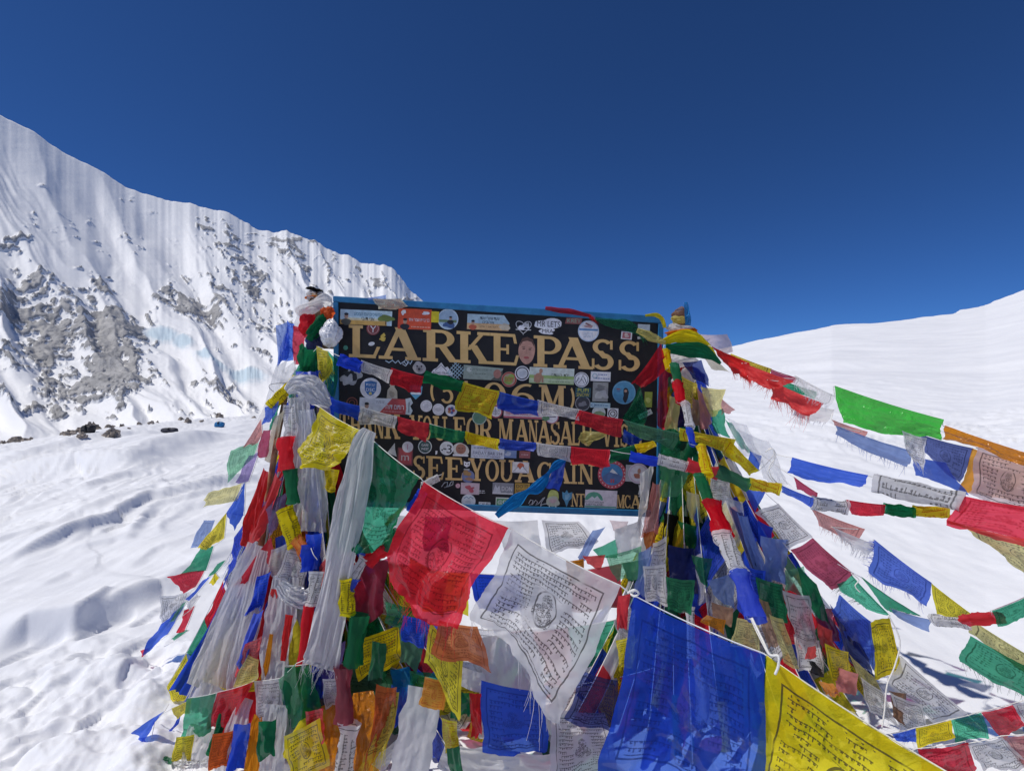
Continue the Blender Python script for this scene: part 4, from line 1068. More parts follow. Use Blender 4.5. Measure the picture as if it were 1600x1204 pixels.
def ribbon_geo(pts, d, amp, folds, seed, nx=34, sub=10, flat=.0):
    """cloth hanging along a centre line; pts: (x, y, full width) in photo pixels, d: depth at each"""
    rng = np.random.RandomState(seed); k = len(pts); T = np.linspace(0, k-1, (k-1)*sub+1)
    A = np.array([[p[0], p[1], p[2]] for p in pts], float); D = np.array(d, float)
    def cr(a, t):
        i = np.clip(t.astype(int), 0, k-2); f = t-i
        p0 = a[np.clip(i-1, 0, k-1)]; p1 = a[i]; p2 = a[i+1]; p3 = a[np.clip(i+2, 0, k-1)]
        if a.ndim > 1: f = f[:, None]
        return .5*((2*p1)+(-p0+p2)*f+(2*p0-5*p1+4*p2-p3)*f*f+(-p0+3*p1-3*p2+p3)*f**3)
    C = cr(A, T); Dd = cr(D, T)
    tan = np.gradient(C[:, :2], axis=0); tan /= (np.linalg.norm(tan, axis=1)[:, None]+1e-9); nor = np.stack([-tan[:, 1], tan[:, 0]], 1)
    ph = rng.uniform(0, 6.28, 3)
    L = np.linspace(0, 1, len(T))[:, None]; u = np.linspace(-.5, .5, nx)[None, :]; L, u = np.broadcast_arrays(L, u)
    wob = .10*fbm(L*4+seed, u*2.5, seed % 313, 3)
    wid = C[:, 2][:, None]; off = (u+wob)*wid
    x = C[:, 0][:, None]+nor[:, 0][:, None]*off; y = C[:, 1][:, None]+nor[:, 1][:, None]*off
    wm = wid/FPX*Dd[:, None]
    uw = u+wob+.05*np.sin(5*L+ph[1])
    pl = amp*(1.5*np.abs(fbm(uw*folds*1.1+seed, L*1.6+seed*.3, seed % 547, 3, .6))-.5+.5*noise(uw*folds*.6+seed*.7, L*3.+seed*.3, seed % 541)+.35*np.abs(noise(uw*folds*1.6-L*3, L*9.+seed, seed % 523)))
    dep = Dd[:, None]-.7*pl*wm
    V = np.stack([(x-800.0)/FPX*dep, dep, EYE+(602.0-y)/FPX*dep], -1).reshape(-1, 3)
    uv = np.stack([u+.5, 1-L], -1).reshape(-1, 2)
    return np.array(V), grid_faces(nx, len(T)), uv, nx, len(T)
def scarf(label, col_, style, pts, d, amp=.22, folds=3.0, seed=None, cat='scarf', name='ceremonial_scarf', group='scarves tied to the posts', mat=None, fr=False):
    seed = seed or int(_rs.randint(1, 99999))
    if not hasattr(d, '__len__'): d = [d]*len(pts)
    V, F, uv, nx, ny = ribbon_geo(pts, d, amp, folds, seed)
    V = clampg(V)
    st = ''.join(ch for ch in style if ch in 'tspmxdz') or 'p'
    o = mesh_obj(name, V, F, mat or cloth(col_, st), None, uv=uv)
    if fr: fringe(o, V, nx, ny, col_, st, seed+3, L=.06, dens=1.5)
    return tag(o, label, cat, group)
def wrap(label, col_, style, cx, cy, d, rx, ry, tilt, seed, mat=None, name='tied_cloth', cat='cloth', ends=0, group='cloths tied round the post tops'):
    """a cloth wound round a post: a lumpy folded band"""
    c = at(cx, cy, d); R = rx/FPX*d; H = ry/FPX*d
    nt, ns = 64, 34
    rng = np.random.RandomState(seed); ph = rng.uniform(0, 6.28, 5)
    s, T = np.meshgrid(np.linspace(-1, 1, ns), np.linspace(0, 1, nt+1), indexing='ij'); s = s.ravel(); th = 2*math.pi*T.ravel()
    cx_, sy_ = np.cos(th), np.sin(th)
    lump = fbm(cx_*1.5+seed, sy_*1.5+s*1.6, seed, 4)
    fold = np.abs(np.sin(3.6*s+1.1*np.sin(th+ph[2])+.8*lump+ph[1]))
    r = R*np.sqrt(np.maximum(0.04, 1-.7*s*s))*(1+.12*np.sin(2*th+ph[0]+s*2)+.20*(fold-.5)+.24*lump+.10*np.abs(noise(th*2.2*0+cx_*4+seed, s*5+sy_*4, seed+3)))
    z = H*(s+.30*np.sin(th+ph[3])+.12*np.sin(3*th+ph[4]))+cx_*R*math.tan(tilt)
    V = c+np.stack([r*cx_, r*.85*sy_, z], -1); uv = np.stack([T.ravel()*2, (s+1)/2], -1)
    st = ''.join(ch for ch in style if ch in 'tspmxdz') or 'p'
    o = mesh_obj(name, V, grid_faces(nt+1, ns), mat or cloth(col_, st), None, uv=uv)
    return tag(o, label, cat, group)
def bag(label, cx, cy, d, rx, ry, seed, mat, name='plastic_bag', cat='plastic bag', group=None):
    c = at(cx, cy, d); nu, nv = 64, 40
    bb, aa = np.meshgrid(np.linspace(-math.pi/2, math.pi/2, nv), np.linspace(0, 2*math.pi, nu+1), indexing='ij')
    q = np.stack([np.cos(bb)*np.cos(aa), np.cos(bb)*np.sin(aa), np.sin(bb)], -1).reshape(-1, 3)
    k = 1+.20*fbm(q[:, 0]*1.5+q[:, 1]+seed, q[:, 2]*1.5-q[:, 1]*1.2, seed, 4)-.22*np.abs(fbm(q[:, 0]*2.4+seed, q[:, 2]*2.0+q[:, 1]*2, seed+5, 3))
    V = c+q*np.array([rx, rx*.8, ry])*k[:, None]/FPX*d
    o = mesh_obj(name, V, grid_faces(nu+1, nv), mat)
    return tag(o, label, cat, group)
def cord_thing(label, pts, r=.002, mat=None, group='loose cord ends'):
    P = [at(*p) for p in pts]; Q = []
    k = len(P)
    for i in range(k-1):
        p0 = P[max(0, i-1)]; p1 = P[i]; p2 = P[i+1]; p3 = P[min(k-1, i+2)]
        for f in np.linspace(0, 1, 7)[:-1]: Q.append(.5*((2*p1)+(-p0+p2)*f+(2*p0-5*p1+4*p2-p3)*f*f+(-p0+3*p1-3*p2+p3)*f**3))
    Q.append(P[-1])
    V, F = tube(Q, r, 6)
    o = mesh_obj('cord', V, F, mat or M['cord'])
    return tag(o, label, 'cord', group)

# ------------------------------------------------------------------ the great front string
string('string of six large prayer flags sweeping from the left post towards the lower right', 2.30, .98, [
    ('y', 'd', 500, 636, 563, 672, 531, 736, 468, 724, {'n': 56, 'amp': .13, 'seed': 31}, 'large yellow printed flag folded near the left post'),
    ('g', 'd', 568, 674, 657, 746, 606, 852, 542, 868, {'n': 60, 'amp': .075, 'seed': 34}, 'large green printed flag'),
    ('r', 'df', 662, 752, 796, 824, 708, 984, 596, 912, {'n': 64, 'amp': .07, 'seed': 37}, 'large red printed flag'),
    ('w', 'df', 800, 826, 970, 914, 886, 1126, 746, 962, {'n': 70, 'amp': .075, 'seed': 40, 'wav': .045}, 'large white printed flag with a seated figure'),
    ('b', 'd', 992, 930, 1196, 1021, 1196, 1300, 948, 1196, {'n': 70, 'amp': .065, 'seed': 44, 'wav': .02}, 'large blue see through printed flag'),
    ('y', 'd', 1198, 1022, 1510, 1222, 1430, 1440, 1180, 1300, {'n': 70, 'amp': .07, 'seed': 46}, 'large yellow printed flag at the bottom of the picture')],
    pre=[(462, 612, 2.5), (480, 622, 2.42)], post=[(1600, 1290, .9)], r=.002)
cord_thing('white cord knot dangling at the corner of the large yellow flag', [(1175, 965, 1.25), (1192, 1000, 1.2), (1203, 1022, 1.12), (1216, 1024, 1.10), (1216, 1040, 1.10), (1211, 1053, 1.10)], .0028)
cord_thing('white knot on the top corner of the large blue flag', [(981, 926, 1.36), (990, 921, 1.34), (998, 926, 1.34), (992, 931, 1.34), (986, 927, 1.35), (992, 922, 1.36)], .0028)

# two small strings across the face of the sign
string('upper string of small flags crossing the sign letters', 2.36, 2.30, [
    ('b', 'Rt', 532, 556, 566, 568, 9), ('w', 't', 564, 562, 614, 578, 608, 598, 566, 580), ('r', 't', 611, 574, 664, 588, 656, 615, 610, 600),
    ('g', 'Rp', 664, 583, 724, 597, 9), ('y', 'm', 724, 596, 783, 611, 768, 652, 710, 638, {'n': 24, 'amp': .07}), ('b', 'ts', 780, 611, 842, 626, 840, 650, 776, 640),
    ('w', 't', 840, 624, 909, 640, 904, 655, 842, 648), ('r', 't', 905, 640, 974, 655, 968, 682, 895, 662, {'amp': .09}), ('g', 't', 974, 655, 1062, 676, 1052, 702, 984, 676, {'amp': .09}),
    ('y', 'm', 1062, 668, 1150, 686, 1142, 706, 1060, 686, {'n': 20}), ('y', 'm', 1138, 684, 1186, 735, 1170, 742, 1128, 706, {'n': 20})],
    pre=[(489, 548, 2.5), (496, 540, 2.48), (510, 545, 2.44)], amp=.08, n=18)
string('lower string of small flags crossing the sign and running on to the right', 2.34, 2.02, [
    ('b', 'p', 515, 621, 563, 634, 561, 656, 522, 642), ('w', 't', 562, 634, 621, 650, 618, 668, 562, 662), ('r', 'p', 621, 650, 671, 661, 666, 690, 622, 672),
    ('g', 'p', 671, 662, 727, 674, 724, 692, 672, 684), ('y', 'm', 727, 673, 781, 686, 778, 703, 728, 692), ('b', 't', 781, 684, 838, 691, 836, 706, 780, 700),
    ('w', 't', 838, 691, 892, 697, 891, 722, 840, 710), ('r', 't', 892, 697, 953, 702, 952, 728, 893, 726), ('b', 'Rp', 985, 708, 1028, 716, 7),
    ('w', 'Rt', 1029, 712, 1077, 724, 8), ('r', 'Rp', 1075, 720, 1123, 733, 9), ('g', 'Rp', 1122, 730, 1173, 752, 9), ('y', 'Rm', 1171, 748, 1220, 759, 8),
    ('b', 't', 1220, 757, 1272, 778, 1268, 792, 1222, 768), ('w', 'Rt', 1270, 778, 1326, 786, 9), ('r', 't', 1322, 780, 1384, 788, 1380, 806, 1328, 803), ('g', 'Rt', 1382, 788, 1430, 794, 8), ('y', 'Rm', 1428, 792, 1482, 794, 8)],
    pre=[(490, 612, 2.46)], post=[(1600, 800, 1.95)], amp=.08, n=16)
string('short dark green and gold flags hanging off the lower sign string', 2.36, 2.36, [
    ('g', 'p', 953, 703, 993, 694, 990, 716, 952, 723), ('y', 'm', 991, 694, 1022, 688, 1026, 698, 996, 710)], amp=.08, post=[(1045, 684, 2.36)])
# cord dangling from small string
cord_thing('short white cord end on the lower sign string', [(951, 702, 2.26), (953, 712, 2.25), (950, 720, 2.25)], .002)

# strand of rolled flags down from the right post
string('strand of tightly rolled flags dropping from the right post top', 2.48, 1.30, [
    ('y', 'Rm', 1036, 546, 1041, 577, 6), ('g', 'Rp', 1049, 568, 1054, 600, 7), ('r', 'Rp', 1053, 596, 1059, 628, 8), ('w', 'Rt', 1066, 628, 1074, 666, 6.5), ('b', 'Rp', 1074, 668, 1078, 692, 6),
    ('y', 'Rm', 1090, 695, 1100, 741, 8), ('g', 'Rp', 1086, 741, 1101, 786, 9), ('r', 'Rp', 1101, 784, 1122, 836, 13), ('w', 'Rt', 1118, 832, 1144, 896, 13), ('b', 'Rp', 1146, 892, 1170, 966, 14)],
    pre=[(1040, 530, 2.6)], post=[(1175, 966, 1.28), (1203, 1022, 1.13)])

# right post: long upper string running off the right edge
string('upper right string with red frayed, shiny green and orange cloths', 2.50, 1.62, [
    ('R', 'zf', 1112, 540, 1172, 566, 1168, 596, 1140, 574, {'amp': .09}), ('R', 'zf', 1160, 566, 1242, 596, 1210, 606, 1172, 600, {'amp': .11}), ('R', 'zF', 1200, 592, 1288, 630, 1268, 652, 1208, 622, {'amp': .12, 'n': 22, 'd': .04}),
    ('W', 'tsf', 1243, 586, 1306, 618, 1296, 640, 1240, 600), ('L', 'x', 1304, 602, 1475, 655, 1466, 688, 1314, 662, {'n': 30, 'amp': .05, 'seed': 7}, 'shiny bright green cloth'), ('o', 'x', 1476, 664, 1640, 718, 1634, 736, 1472, 684, {'amp': .08, 'n': 24})],
    pre=[(1062, 524, 2.62), (1090, 530, 2.56)], post=[(1700, 735, 1.5)], n=18)
string('second layer of flags on the upper right string', 2.46, 1.72, [
    ('y', 't', 1142, 552, 1206, 576, 1204, 586, 1140, 562), ('m', 'p', 1204, 576, 1246, 590, 1243, 600, 1206, 588), ('g', 't', 1208, 588, 1276, 612, 1274, 624, 1206, 602),
    ('W', 'pf', 1240, 625, 1304, 640, 1292, 662, 1240, 650, {'d': .05}), ('p', 'p', 1300, 655, 1356, 674, 1352, 684, 1310, 668), ('B', 'pf', 1306, 664, 1424, 704, 1420, 732, 1308, 680, {'n': 22}),
    ('n', 't', 1438, 678, 1521, 700, 1500, 756, 1444, 708, {'n': 20}), ('o', 'p', 1519, 700, 1640, 735, 1630, 800, 1500, 762), ('P', 't', 1528, 698, 1640, 722, 1625, 806, 1508, 770, {'n': 30, 'd': -.04}, 'pink printed flag over orange cloth')], r=.0015, amp=.07, n=16)
loose('blue cloth hanging behind the printed pink flag on the right', 'b', 'p', (1428, 712, 1478, 722, 1508, 770, 1426, 742), 1.82)
loose('crumpled grey white cloth between green and navy flags at right', 'W', 'tf', (1408, 672, 1448, 684, 1440, 730, 1420, 712), 1.80, amp=.12)
string('right hand string of a blue, a white lettered and a sheer red flag', 2.12, 1.42, [
    ('b', 'p', 1238, 714, 1357, 742, 1346, 763, 1231, 741, {'n': 24, 'amp': .06}), ('w', 'Rt', 1368, 744, 1508, 776, 14), ('r', 'ts', 1508, 775, 1660, 798, 1650, 858, 1480, 818, {'n': 30, 'amp': .06})],
    pre=[(1186, 735, 2.4), (1212, 708, 2.2)], post=[(1720, 806, 1.35)], n=20)
loose('red folded hem below the sheer red flag at the right edge', 'R', 'p', (1480, 812, 1655, 852, 1655, 862, 1481, 820), 1.44)
loose('pale yellow printed flag below the sheer red flag', 'Y', 't', (1505, 822, 1660, 858, 1640, 925, 1560, 868), 1.60)
cord_thing('looped white cord hanging beside the grey plastic sheet', [(1196, 706, 2.15), (1206, 700, 2.14), (1212, 712, 2.14), (1202, 730, 2.14), (1206, 745, 2.13), (1220, 760, 2.13)], .0024)
cord_thing('second white cord loop beside the blue flag', [(1200, 703, 2.13), (1208, 702, 2.12), (1209, 722, 2.12), (1199, 738, 2.12), (1208, 752, 2.12)], .002)

# outer right strings running down to the snow
string('right string with blue, printed white, dark red and green flags down to the snow', 2.40, 2.02, [
    ('b', 'p', 1160, 744, 1196, 768, 1180, 802, 1163, 764), ('w', 't', 1216, 786, 1270, 838, 1234, 858, 1180, 800, {'n': 24}), ('m', 't', 1270, 840, 1334, 896, 1300, 924, 1234, 860, {'n': 22, 'amp': .09}), ('g', 'tsf', 1331, 898, 1392, 962, 1352, 954, 1308, 914),
    ('y', 't', 1390, 965, 1412, 1052, 1368, 1058, 1357, 970, {'n': 20}, 'translucent yellow printed flag'), ('w', 't', 1408, 1024, 1512, 1114, 1464, 1130, 1388, 1066, {'n': 26})],
    pre=[(1096, 600, 2.66), (1130, 690, 2.5)], post=[(1540, 1140, 2.0)], n=18)
string('far right string with frayed red, blue and yellow printed flags', 2.34, 1.78, [
    ('m', 'p', 1240, 744, 1278, 770, 1276, 778, 1246, 764), ('p', 'tf', 1268, 794, 1352, 826, 1338, 846, 1280, 822, {'n': 20}), ('W', 'pF', 1300, 822, 1368, 850, 1358, 868, 1312, 838),
    ('b', 'tfe', 1366, 842, 1456, 910, 1450, 946, 1360, 898, {'n': 26, 'amp': .06}), ('y', 't', 1455, 910, 1518, 958, 1512, 966, 1462, 960), ('Y', 't', 1516, 966, 1640, 1042, 1636, 1070, 1516, 992, {'n': 22}), ('g', 'tf', 1516, 992, 1640, 1058, 1632, 1110, 1500, 1030, {'n': 22, 'd': .05, 'nc': 1})],
    pre=[(1180, 700, 2.5)], n=18)
string('string curving up to the right edge with green, blue and red rolls', 2.14, 1.62, [
    ('g', 'p', 1345, 900, 1440, 962, 1420, 958, 1384, 952, {'n': 20}), ('B', 'p', 1392, 950, 1456, 968, 1450, 988, 1400, 962), ('w', 'Rt', 1452, 962, 1508, 968, 9), ('r', 'Rp', 1500, 966, 1553, 960, 12), ('g', 't', 1550, 954, 1620, 925, 1618, 960, 1562, 978)],
    pre=[(1310, 880, 2.2)], post=[(1680, 900, 1.55)], n=18)
string('lowest right string of yellow, green and red flags rising to the edge', 2.02, 1.64, [
    ('b', 't', 1394, 1146, 1431, 1137, 1432, 1160, 1400, 1156), ('y', 't', 1431, 1137, 1486, 1124, 1492, 1150, 1434, 1170), ('g', 'ts', 1486, 1124, 1533, 1112, 1548, 1150, 1494, 1158), ('r', 't', 1533, 1112, 1582, 1100, 1604, 1130, 1566, 1154), ('w', 't', 1582, 1100, 1650, 1078, 1660, 1120, 1600, 1134)],
    amp=.08, n=18, post=[(1700, 1060, 1.6)])
string('bottom right corner string of a red and a printed white flag', 1.62, 1.42, [
    ('r', 't', 1434, 1170, 1512, 1158, 1530, 1206, 1452, 1240), ('w', 't', 1512, 1162, 1568, 1150, 1610, 1196, 1536, 1204), ('p', 't', 1566, 1150, 1660, 1140, 1660, 1200, 1600, 1200)], amp=.09, n=20, pre=[(1400, 1180, 1.7)])

# flags close round the right post
rp = 'flags hanging round the right post'
for a in [
    ('translucent red triangle flag over the end of the word PASS', 'r', 'ts', (1033, 536, 1043, 574, 1008, 606, 986, 603), 2.42, .05),
    ('dark green sheer flag below the red triangle on the sign', 'g', 'ts', (1000, 602, 1012, 645, 1004, 668, 973, 656), 2.42, .06),
    ('green sheer cloth hanging under the small gold flag at right of the sign', 'g', 'ts', (1030, 690, 1062, 700, 1062, 770, 1030, 748), 2.40, .09),
    ('deep red cloth hanging on the right edge of the sign', 'm', 'p', (1032, 575, 1046, 575, 1040, 668, 1025, 664), 2.55, .06),
    ('golden yellow cloth hanging straight below the right post top', 'Y', 'p', (1046, 618, 1062, 620, 1060, 672, 1040, 670), 2.46, .06),
    ('yellow printed flag bunched at the right post', 'y', 't', (1061, 584, 1090, 600, 1084, 622, 1074, 642), 2.52, .09),
    ('pale red cloth right of the post', 'p', 'p', (1088, 604, 1106, 622, 1112, 664, 1096, 674), 2.50, .06),
    ('brown red cloth behind the pale red one', 'q', 'p', (1078, 620, 1094, 625, 1098, 668, 1078, 662), 2.54, .06),
    ('pale yellow see through printed flag right of the post', 'Y', 'ts', (1094, 604, 1134, 608, 1126, 640, 1110, 652), 2.50, .08),
    ('small pale red triangle sticking out right of the post', 'p', 'ts', (1127, 622, 1149, 640, 1136, 645, 1126, 646), 2.52, .05),
    ('dark green cloth twisted below the pale yellow flag', 'g', 'p', (1110, 640, 1130, 638, 1138, 682, 1118, 678), 2.52, .12),
    ('navy cloth bunched under the white wrap of the right post', 'n', 'p', (1066, 566, 1096, 562, 1108, 602, 1082, 590), 2.52, .10),
    ('pinkish white sheet rolled beside the right post top', 'P', 'p', (1092, 522, 1136, 522, 1147, 552, 1112, 546), 2.70, .07),
    ('cream cloth below the pinkish sheet', 'c', 'p', (1098, 556, 1118, 562, 1142, 582, 1112, 576), 2.66, .06),
    ('blue cloth under the yellow flag end', 'b', 'p', (1172, 704, 1190, 712, 1186, 736, 1168, 726), 2.36, .07),
    ('green dark narrow cloth trailing right of the post', 'g', 'p', (1132, 655, 1142, 660, 1176, 706, 1160, 704), 2.50, .07),
    ('pink red drape at the right lower corner of the sign', 'p', 'ts', (1020, 752, 1030, 756, 1029, 830, 1004, 836), 2.40, .07),
    ('orange red tail of the pink drape', 'O', 'ts', (1004, 832, 1028, 826, 1022, 850, 1008, 862), 2.40, .07),
    ('faded green flag below the crossing strings', 'G', 'ts', (1030, 726, 1076, 736, 1066, 770, 1036, 782), 2.38, .08),
    ('tan cloth with black letters behind the rolled strand', 'c', 'p', (1072, 766, 1092, 772, 1096, 818, 1076, 808), 2.44, .05),
    ('dark green mass of cloth behind the rolled strand', 'g', 'p', (1058, 812, 1112, 826, 1122, 880, 1080, 868), 2.46, .09),
    ('green printed flag pointing down behind the rolled strand', 'g', 't', (1080, 866, 1114, 872, 1104, 918, 1092, 906), 2.30, .06),
    ('slate blue sheer flag behind the white roll', 'B', 'ts', (1104, 906, 1146, 894, 1148, 952, 1122, 936), 2.20, .06),
    ('white printed narrow flag under the right end of the sign', 'w', 't', (1020, 848, 1041, 836, 1042, 936, 1014, 926), 2.30, .06),
    ('blue narrow cloth left of the white printed narrow flag', 'B', 'p', (998, 862, 1018, 852, 1014, 930, 994, 922), 2.32, .06),
    ('green sheer flag below the right half of the sign', 'G', 'ts', (946, 868, 1002, 852, 1002, 900, 962, 908), 2.32, .05),
    ('small bright red flag below the sign', 'R', 'p', (910, 868, 946, 866, 938, 890, 918, 880), 2.34, .08),
    ('dark green corner behind the small red flag', 'g', 'p', (926, 858, 962, 842, 964, 870, 936, 872), 2.40, .06),
    ('sheer white sheet with print left of the rolled strand', 'W', 't', (1110, 736, 1136, 742, 1148, 788, 1110, 786), 2.40, .07),
    ('long navy cloth right of the rolled strand', 'n', 'p', (1140, 790, 1160, 800, 1200, 912, 1182, 928), 2.30, .08),
    ('long slate cloth between navy cloth and yellow band', 'B', 'p', (1152, 800, 1168, 806, 1206, 920, 1192, 930), 2.28, .07),
    ('light blue bunched cloth under the printed white flag', 'B', 'z', (1188, 836, 1232, 842, 1228, 908, 1194, 912), 2.30, .14),
    ('deep blue cloth left of the light blue one', 'b', 'p', (1184, 812, 1208, 824, 1204, 850, 1186, 850), 2.32, .08),
    ('green flag folded beside the white frayed cloth', 'g', 'z', (1244, 880, 1276, 912, 1300, 982, 1258, 938), 2.16, .10),
    ('faded green translucent cloth above the white frayed one', 'G', 'ts', (1226, 890, 1256, 884, 1262, 930, 1228, 922), 2.20, .06),
    ('white frayed printed flag on the right mound', 'w', 'tF', (1224, 922, 1266, 930, 1276, 1006, 1244, 1000), 2.12, .10),
    ('bright red frayed threads and cloth on the right mound', 'R', 'pF', (1276, 972, 1300, 984, 1302, 1016, 1280, 1010), 2.12, .12),
    ('dark red cloth behind the blue flag of the right mound', 'm', 'p', (1272, 946, 1300, 950, 1312, 1000, 1284, 1004), 2.2, .1),
    ('blue printed flag lying on the right mound slope', 'b', 't', (1312, 928, 1360, 970, 1368, 1052, 1298, 956), 2.12, .06),
    ('navy see through flag lower on the right mound', 'n', 'tF', (1296, 942, 1340, 990, 1366, 1056, 1322, 1022), 2.10, .06),
    ('yellow printed flag small on the right mound', 'y', 'tz', (1288, 1004, 1326, 1018, 1326, 1048, 1298, 1062), 2.06, .06),
    ('pale yellow frayed cloth below the navy flag', 'Y', 'tF', (1326, 1020, 1366, 1056, 1384, 1090, 1346, 1066), 2.06, .08),
    ('pink bunched cloth on the right mound', 'p', 'z', (1306, 1040, 1342, 1052, 1336, 1086, 1304, 1080), 2.04, .16),
    ('orange cloth tip under the pink bunch', 'o', 'z', (1278, 1062, 1302, 1066, 1312, 1086, 1290, 1084), 2.04, .1),
    ('crumpled white printed flag above the bottom right string', 'w', 't', (1344, 1056, 1380, 1080, 1404, 1134, 1356, 1108), 2.02, .10),
    ('grey white frayed flag on the right mound foot', 'W', 'tF', (1390, 1080, 1440, 1100, 1452, 1150, 1410, 1140), 2.02, .09),
    ('red brown cloth scrap between white flags at right', 'q', 'z', (1388, 1078, 1416, 1082, 1412, 1134, 1396, 1118), 2.0, .12),
    ('small crimson scrap on the white frayed flag', 'R', 'z', (1262, 1010, 1274, 1008, 1276, 1026, 1258, 1030), 2.05, .05),
    ('black cloth scrap on the right mound', 'k', 'z', (1264, 1032, 1284, 1030, 1288, 1058, 1266, 1052), 2.06, .1),
    ('long pale yellow flag band on the right mound', 'Y', 't', (1200, 958, 1222, 966, 1250, 1046, 1226, 1036), 1.95, .05),
    ('grey brown cloth left of the yellow band', 'q', 'ts', (1180, 930, 1200, 940, 1216, 1006, 1196, 1010), 2.0, .07),
    ('yellow square cloth behind the corner of the large blue flag', 'Y', 't', (1152, 964, 1184, 968, 1190, 1016, 1142, 1010), 1.5, .05),
    ('orange printed flag above the large blue flag', 'o', 't', (1104, 960, 1134, 968, 1130, 990, 1094, 970), 1.9, .06),
    ('rust red cloth above the large blue flag', 'q', 'p', (1112, 940, 1146, 950, 1142, 978, 1112, 962), 1.95, .08),
    ]:
    loose(a[0], a[1], a[2], a[3], a[4], amp=a[5], group=rp)

# right post top
wrap('dark brown and yellow cap cloth on the right post top', 'q', 'p', 1062, 492, 2.72, 11, 9, .1, 3)
wrap('pale yellow band on the right post top', 'Y', 'p', 1061, 500, 2.71, 11.5, 6, .1, 4)
scarf('bright blue twisted scarf end standing up at the right post top', 'C', 'x', [(1072, 472, 6), (1073, 486, 8), (1075, 500, 9), (1074, 514, 8)], 2.68, .4, 2)
wrap('grey white printed wrap on the right post', 'W', 't', 1062, 514, 2.71, 18, 8, .0, 5)
wrap('orange scarf wound round the right post', 'o', 'z', 1066, 520, 2.70, 24, 7, .05, 6)
scarf('yellow scarf pulled right from the right post', 'y', 'z', [(1036, 534, 10), (1060, 526, 18), (1086, 530, 22), (1108, 543, 9), (1120, 560, 3)], 2.52, .25, 3)
scarf('green scarf pulled right below the yellow scarf', 'g', 'z', [(1040, 544, 14), (1064, 545, 22), (1092, 548, 24), (1112, 556, 14), (1126, 568, 4)], 2.50, .2, 3)
wrap('white knotted cloth on the right post', 'W', 't', 1066, 560, 2.62, 24, 12, .05, 9)
scarf('pale yellow twisted cloth reaching from the sign corner to the right post', 'Y', 'z', [(995, 516, 8), (1014, 524, 14), (1030, 532, 10), (1040, 535, 6)], 2.50, .4, 2)
scarf('green torn cloth lying along the sign top right', 'g', 'sp', [(930, 497, 5), (955, 505, 14), (980, 508, 18), (1000, 522, 6)], 2.56, .2, 3, fr=True)
scarf('yellow ribbon curled over the sign corner', 'y', 'z', [(1008, 493, 4), (1024, 492, 6), (1034, 498, 7), (1039, 512, 5)], 2.60, .15, 1)
scarf('red shredded cloth blown along the sign top edge', 'R', 'sp', [(852, 481, 5), (870, 484, 8), (895, 487, 8), (920, 493, 5)], 2.62, .3, 3, fr=True)
loose('torn pale cloth with red print caught on the sign top edge', 'c', 'm', (582, 466, 628, 466, 636, 480, 592, 484), 2.56, amp=.08)
loose('pale blue scrap lying on the sign top edge', 'B', 'ts', (574, 465, 604, 460, 602, 468, 578, 470), 2.60, amp=.06)
wrap('white cloth wrapped low on the right post', 'W', 'p', 1068, 600, 2.64, 16, 18, .1, 12)
wrap('navy cloth wrapped low on the right post', 'n', 'p', 1066, 640, 2.64, 18, 24, -.1, 13)
wrap('dark green cloth wrapped round the foot of the right post', 'g', 'p', 1060, 700, 2.64, 22, 34, -.1, 14)

# plastic and white sheets right
loose('grey clear plastic sheet hanging right of the post', 'w', 'p', (1150, 668, 1200, 690, 1234, 762, 1196, 748), 2.36, cat='plastic sheet', name='plastic_sheet', amp=.10).data.materials[0] = M['plastic']
loose('second clear plastic sheet behind the yellow flag end', 'w', 'p', (1136, 652, 1166, 664, 1190, 720, 1156, 712), 2.44, cat='plastic sheet', name='plastic_sheet', amp=.10).data.materials[0] = M['plastic']
loose('clear plastic strip behind the white and blue rolls', 'w', 'p', (1126, 770, 1160, 784, 1170, 880, 1140, 868), 2.38, cat='plastic sheet', name='plastic_sheet', amp=.10).data.materials[0] = M['plastic']

# ------------------------------------------------------------------ left mound
wrap('white cap cloth with dark rim on the left post top', 'W', 'z', 490, 461, 2.66, 10, 9, .05, 21)
wrap('black rim on the left post top', 'k', 'z', 491, 452, 2.66, 10.5, 3, -.15, 22)
wrap('thin orange band under the white cap of the left post', 'o', 'z', 489, 464.5, 2.66, 11.2, 1.5, .05, 23)
wrap('white silk scarf wound round the left post', 'W', 'p', 491, 481, 2.63, 24, 12, .25, 24)
wrap('orange and red knot at the top left of the sign frame', 'O', 'z', 512, 489, 2.55, 10, 9, -.2, 25)
wrap('dark green cloth knotted on the left post', 'g', 'z', 496, 511, 2.52, 15, 13, .7, 26)
bag('crumpled white plastic bag tied to the left post', 516, 522, 2.50, 17, 21, 4, M['plastic_w'])
wrap('red cloth wound down the left post', 'r', 'p', 481, 505, 2.60, 12, 20, .2, 27)
wrap('navy cloth wound on the left post below the bag', 'n', 'p', 492, 535, 2.58, 13, 16, .1, 28)
wrap('dark green cloth wound low on the left post', 'g', 'p', 484, 570, 2.58, 16, 26, .1, 29)
wrap('blue cloth wound low on the left post', 'b', 'p', 484, 600, 2.56, 20, 18, .1, 30)
lp = 'flags hanging round the left post'
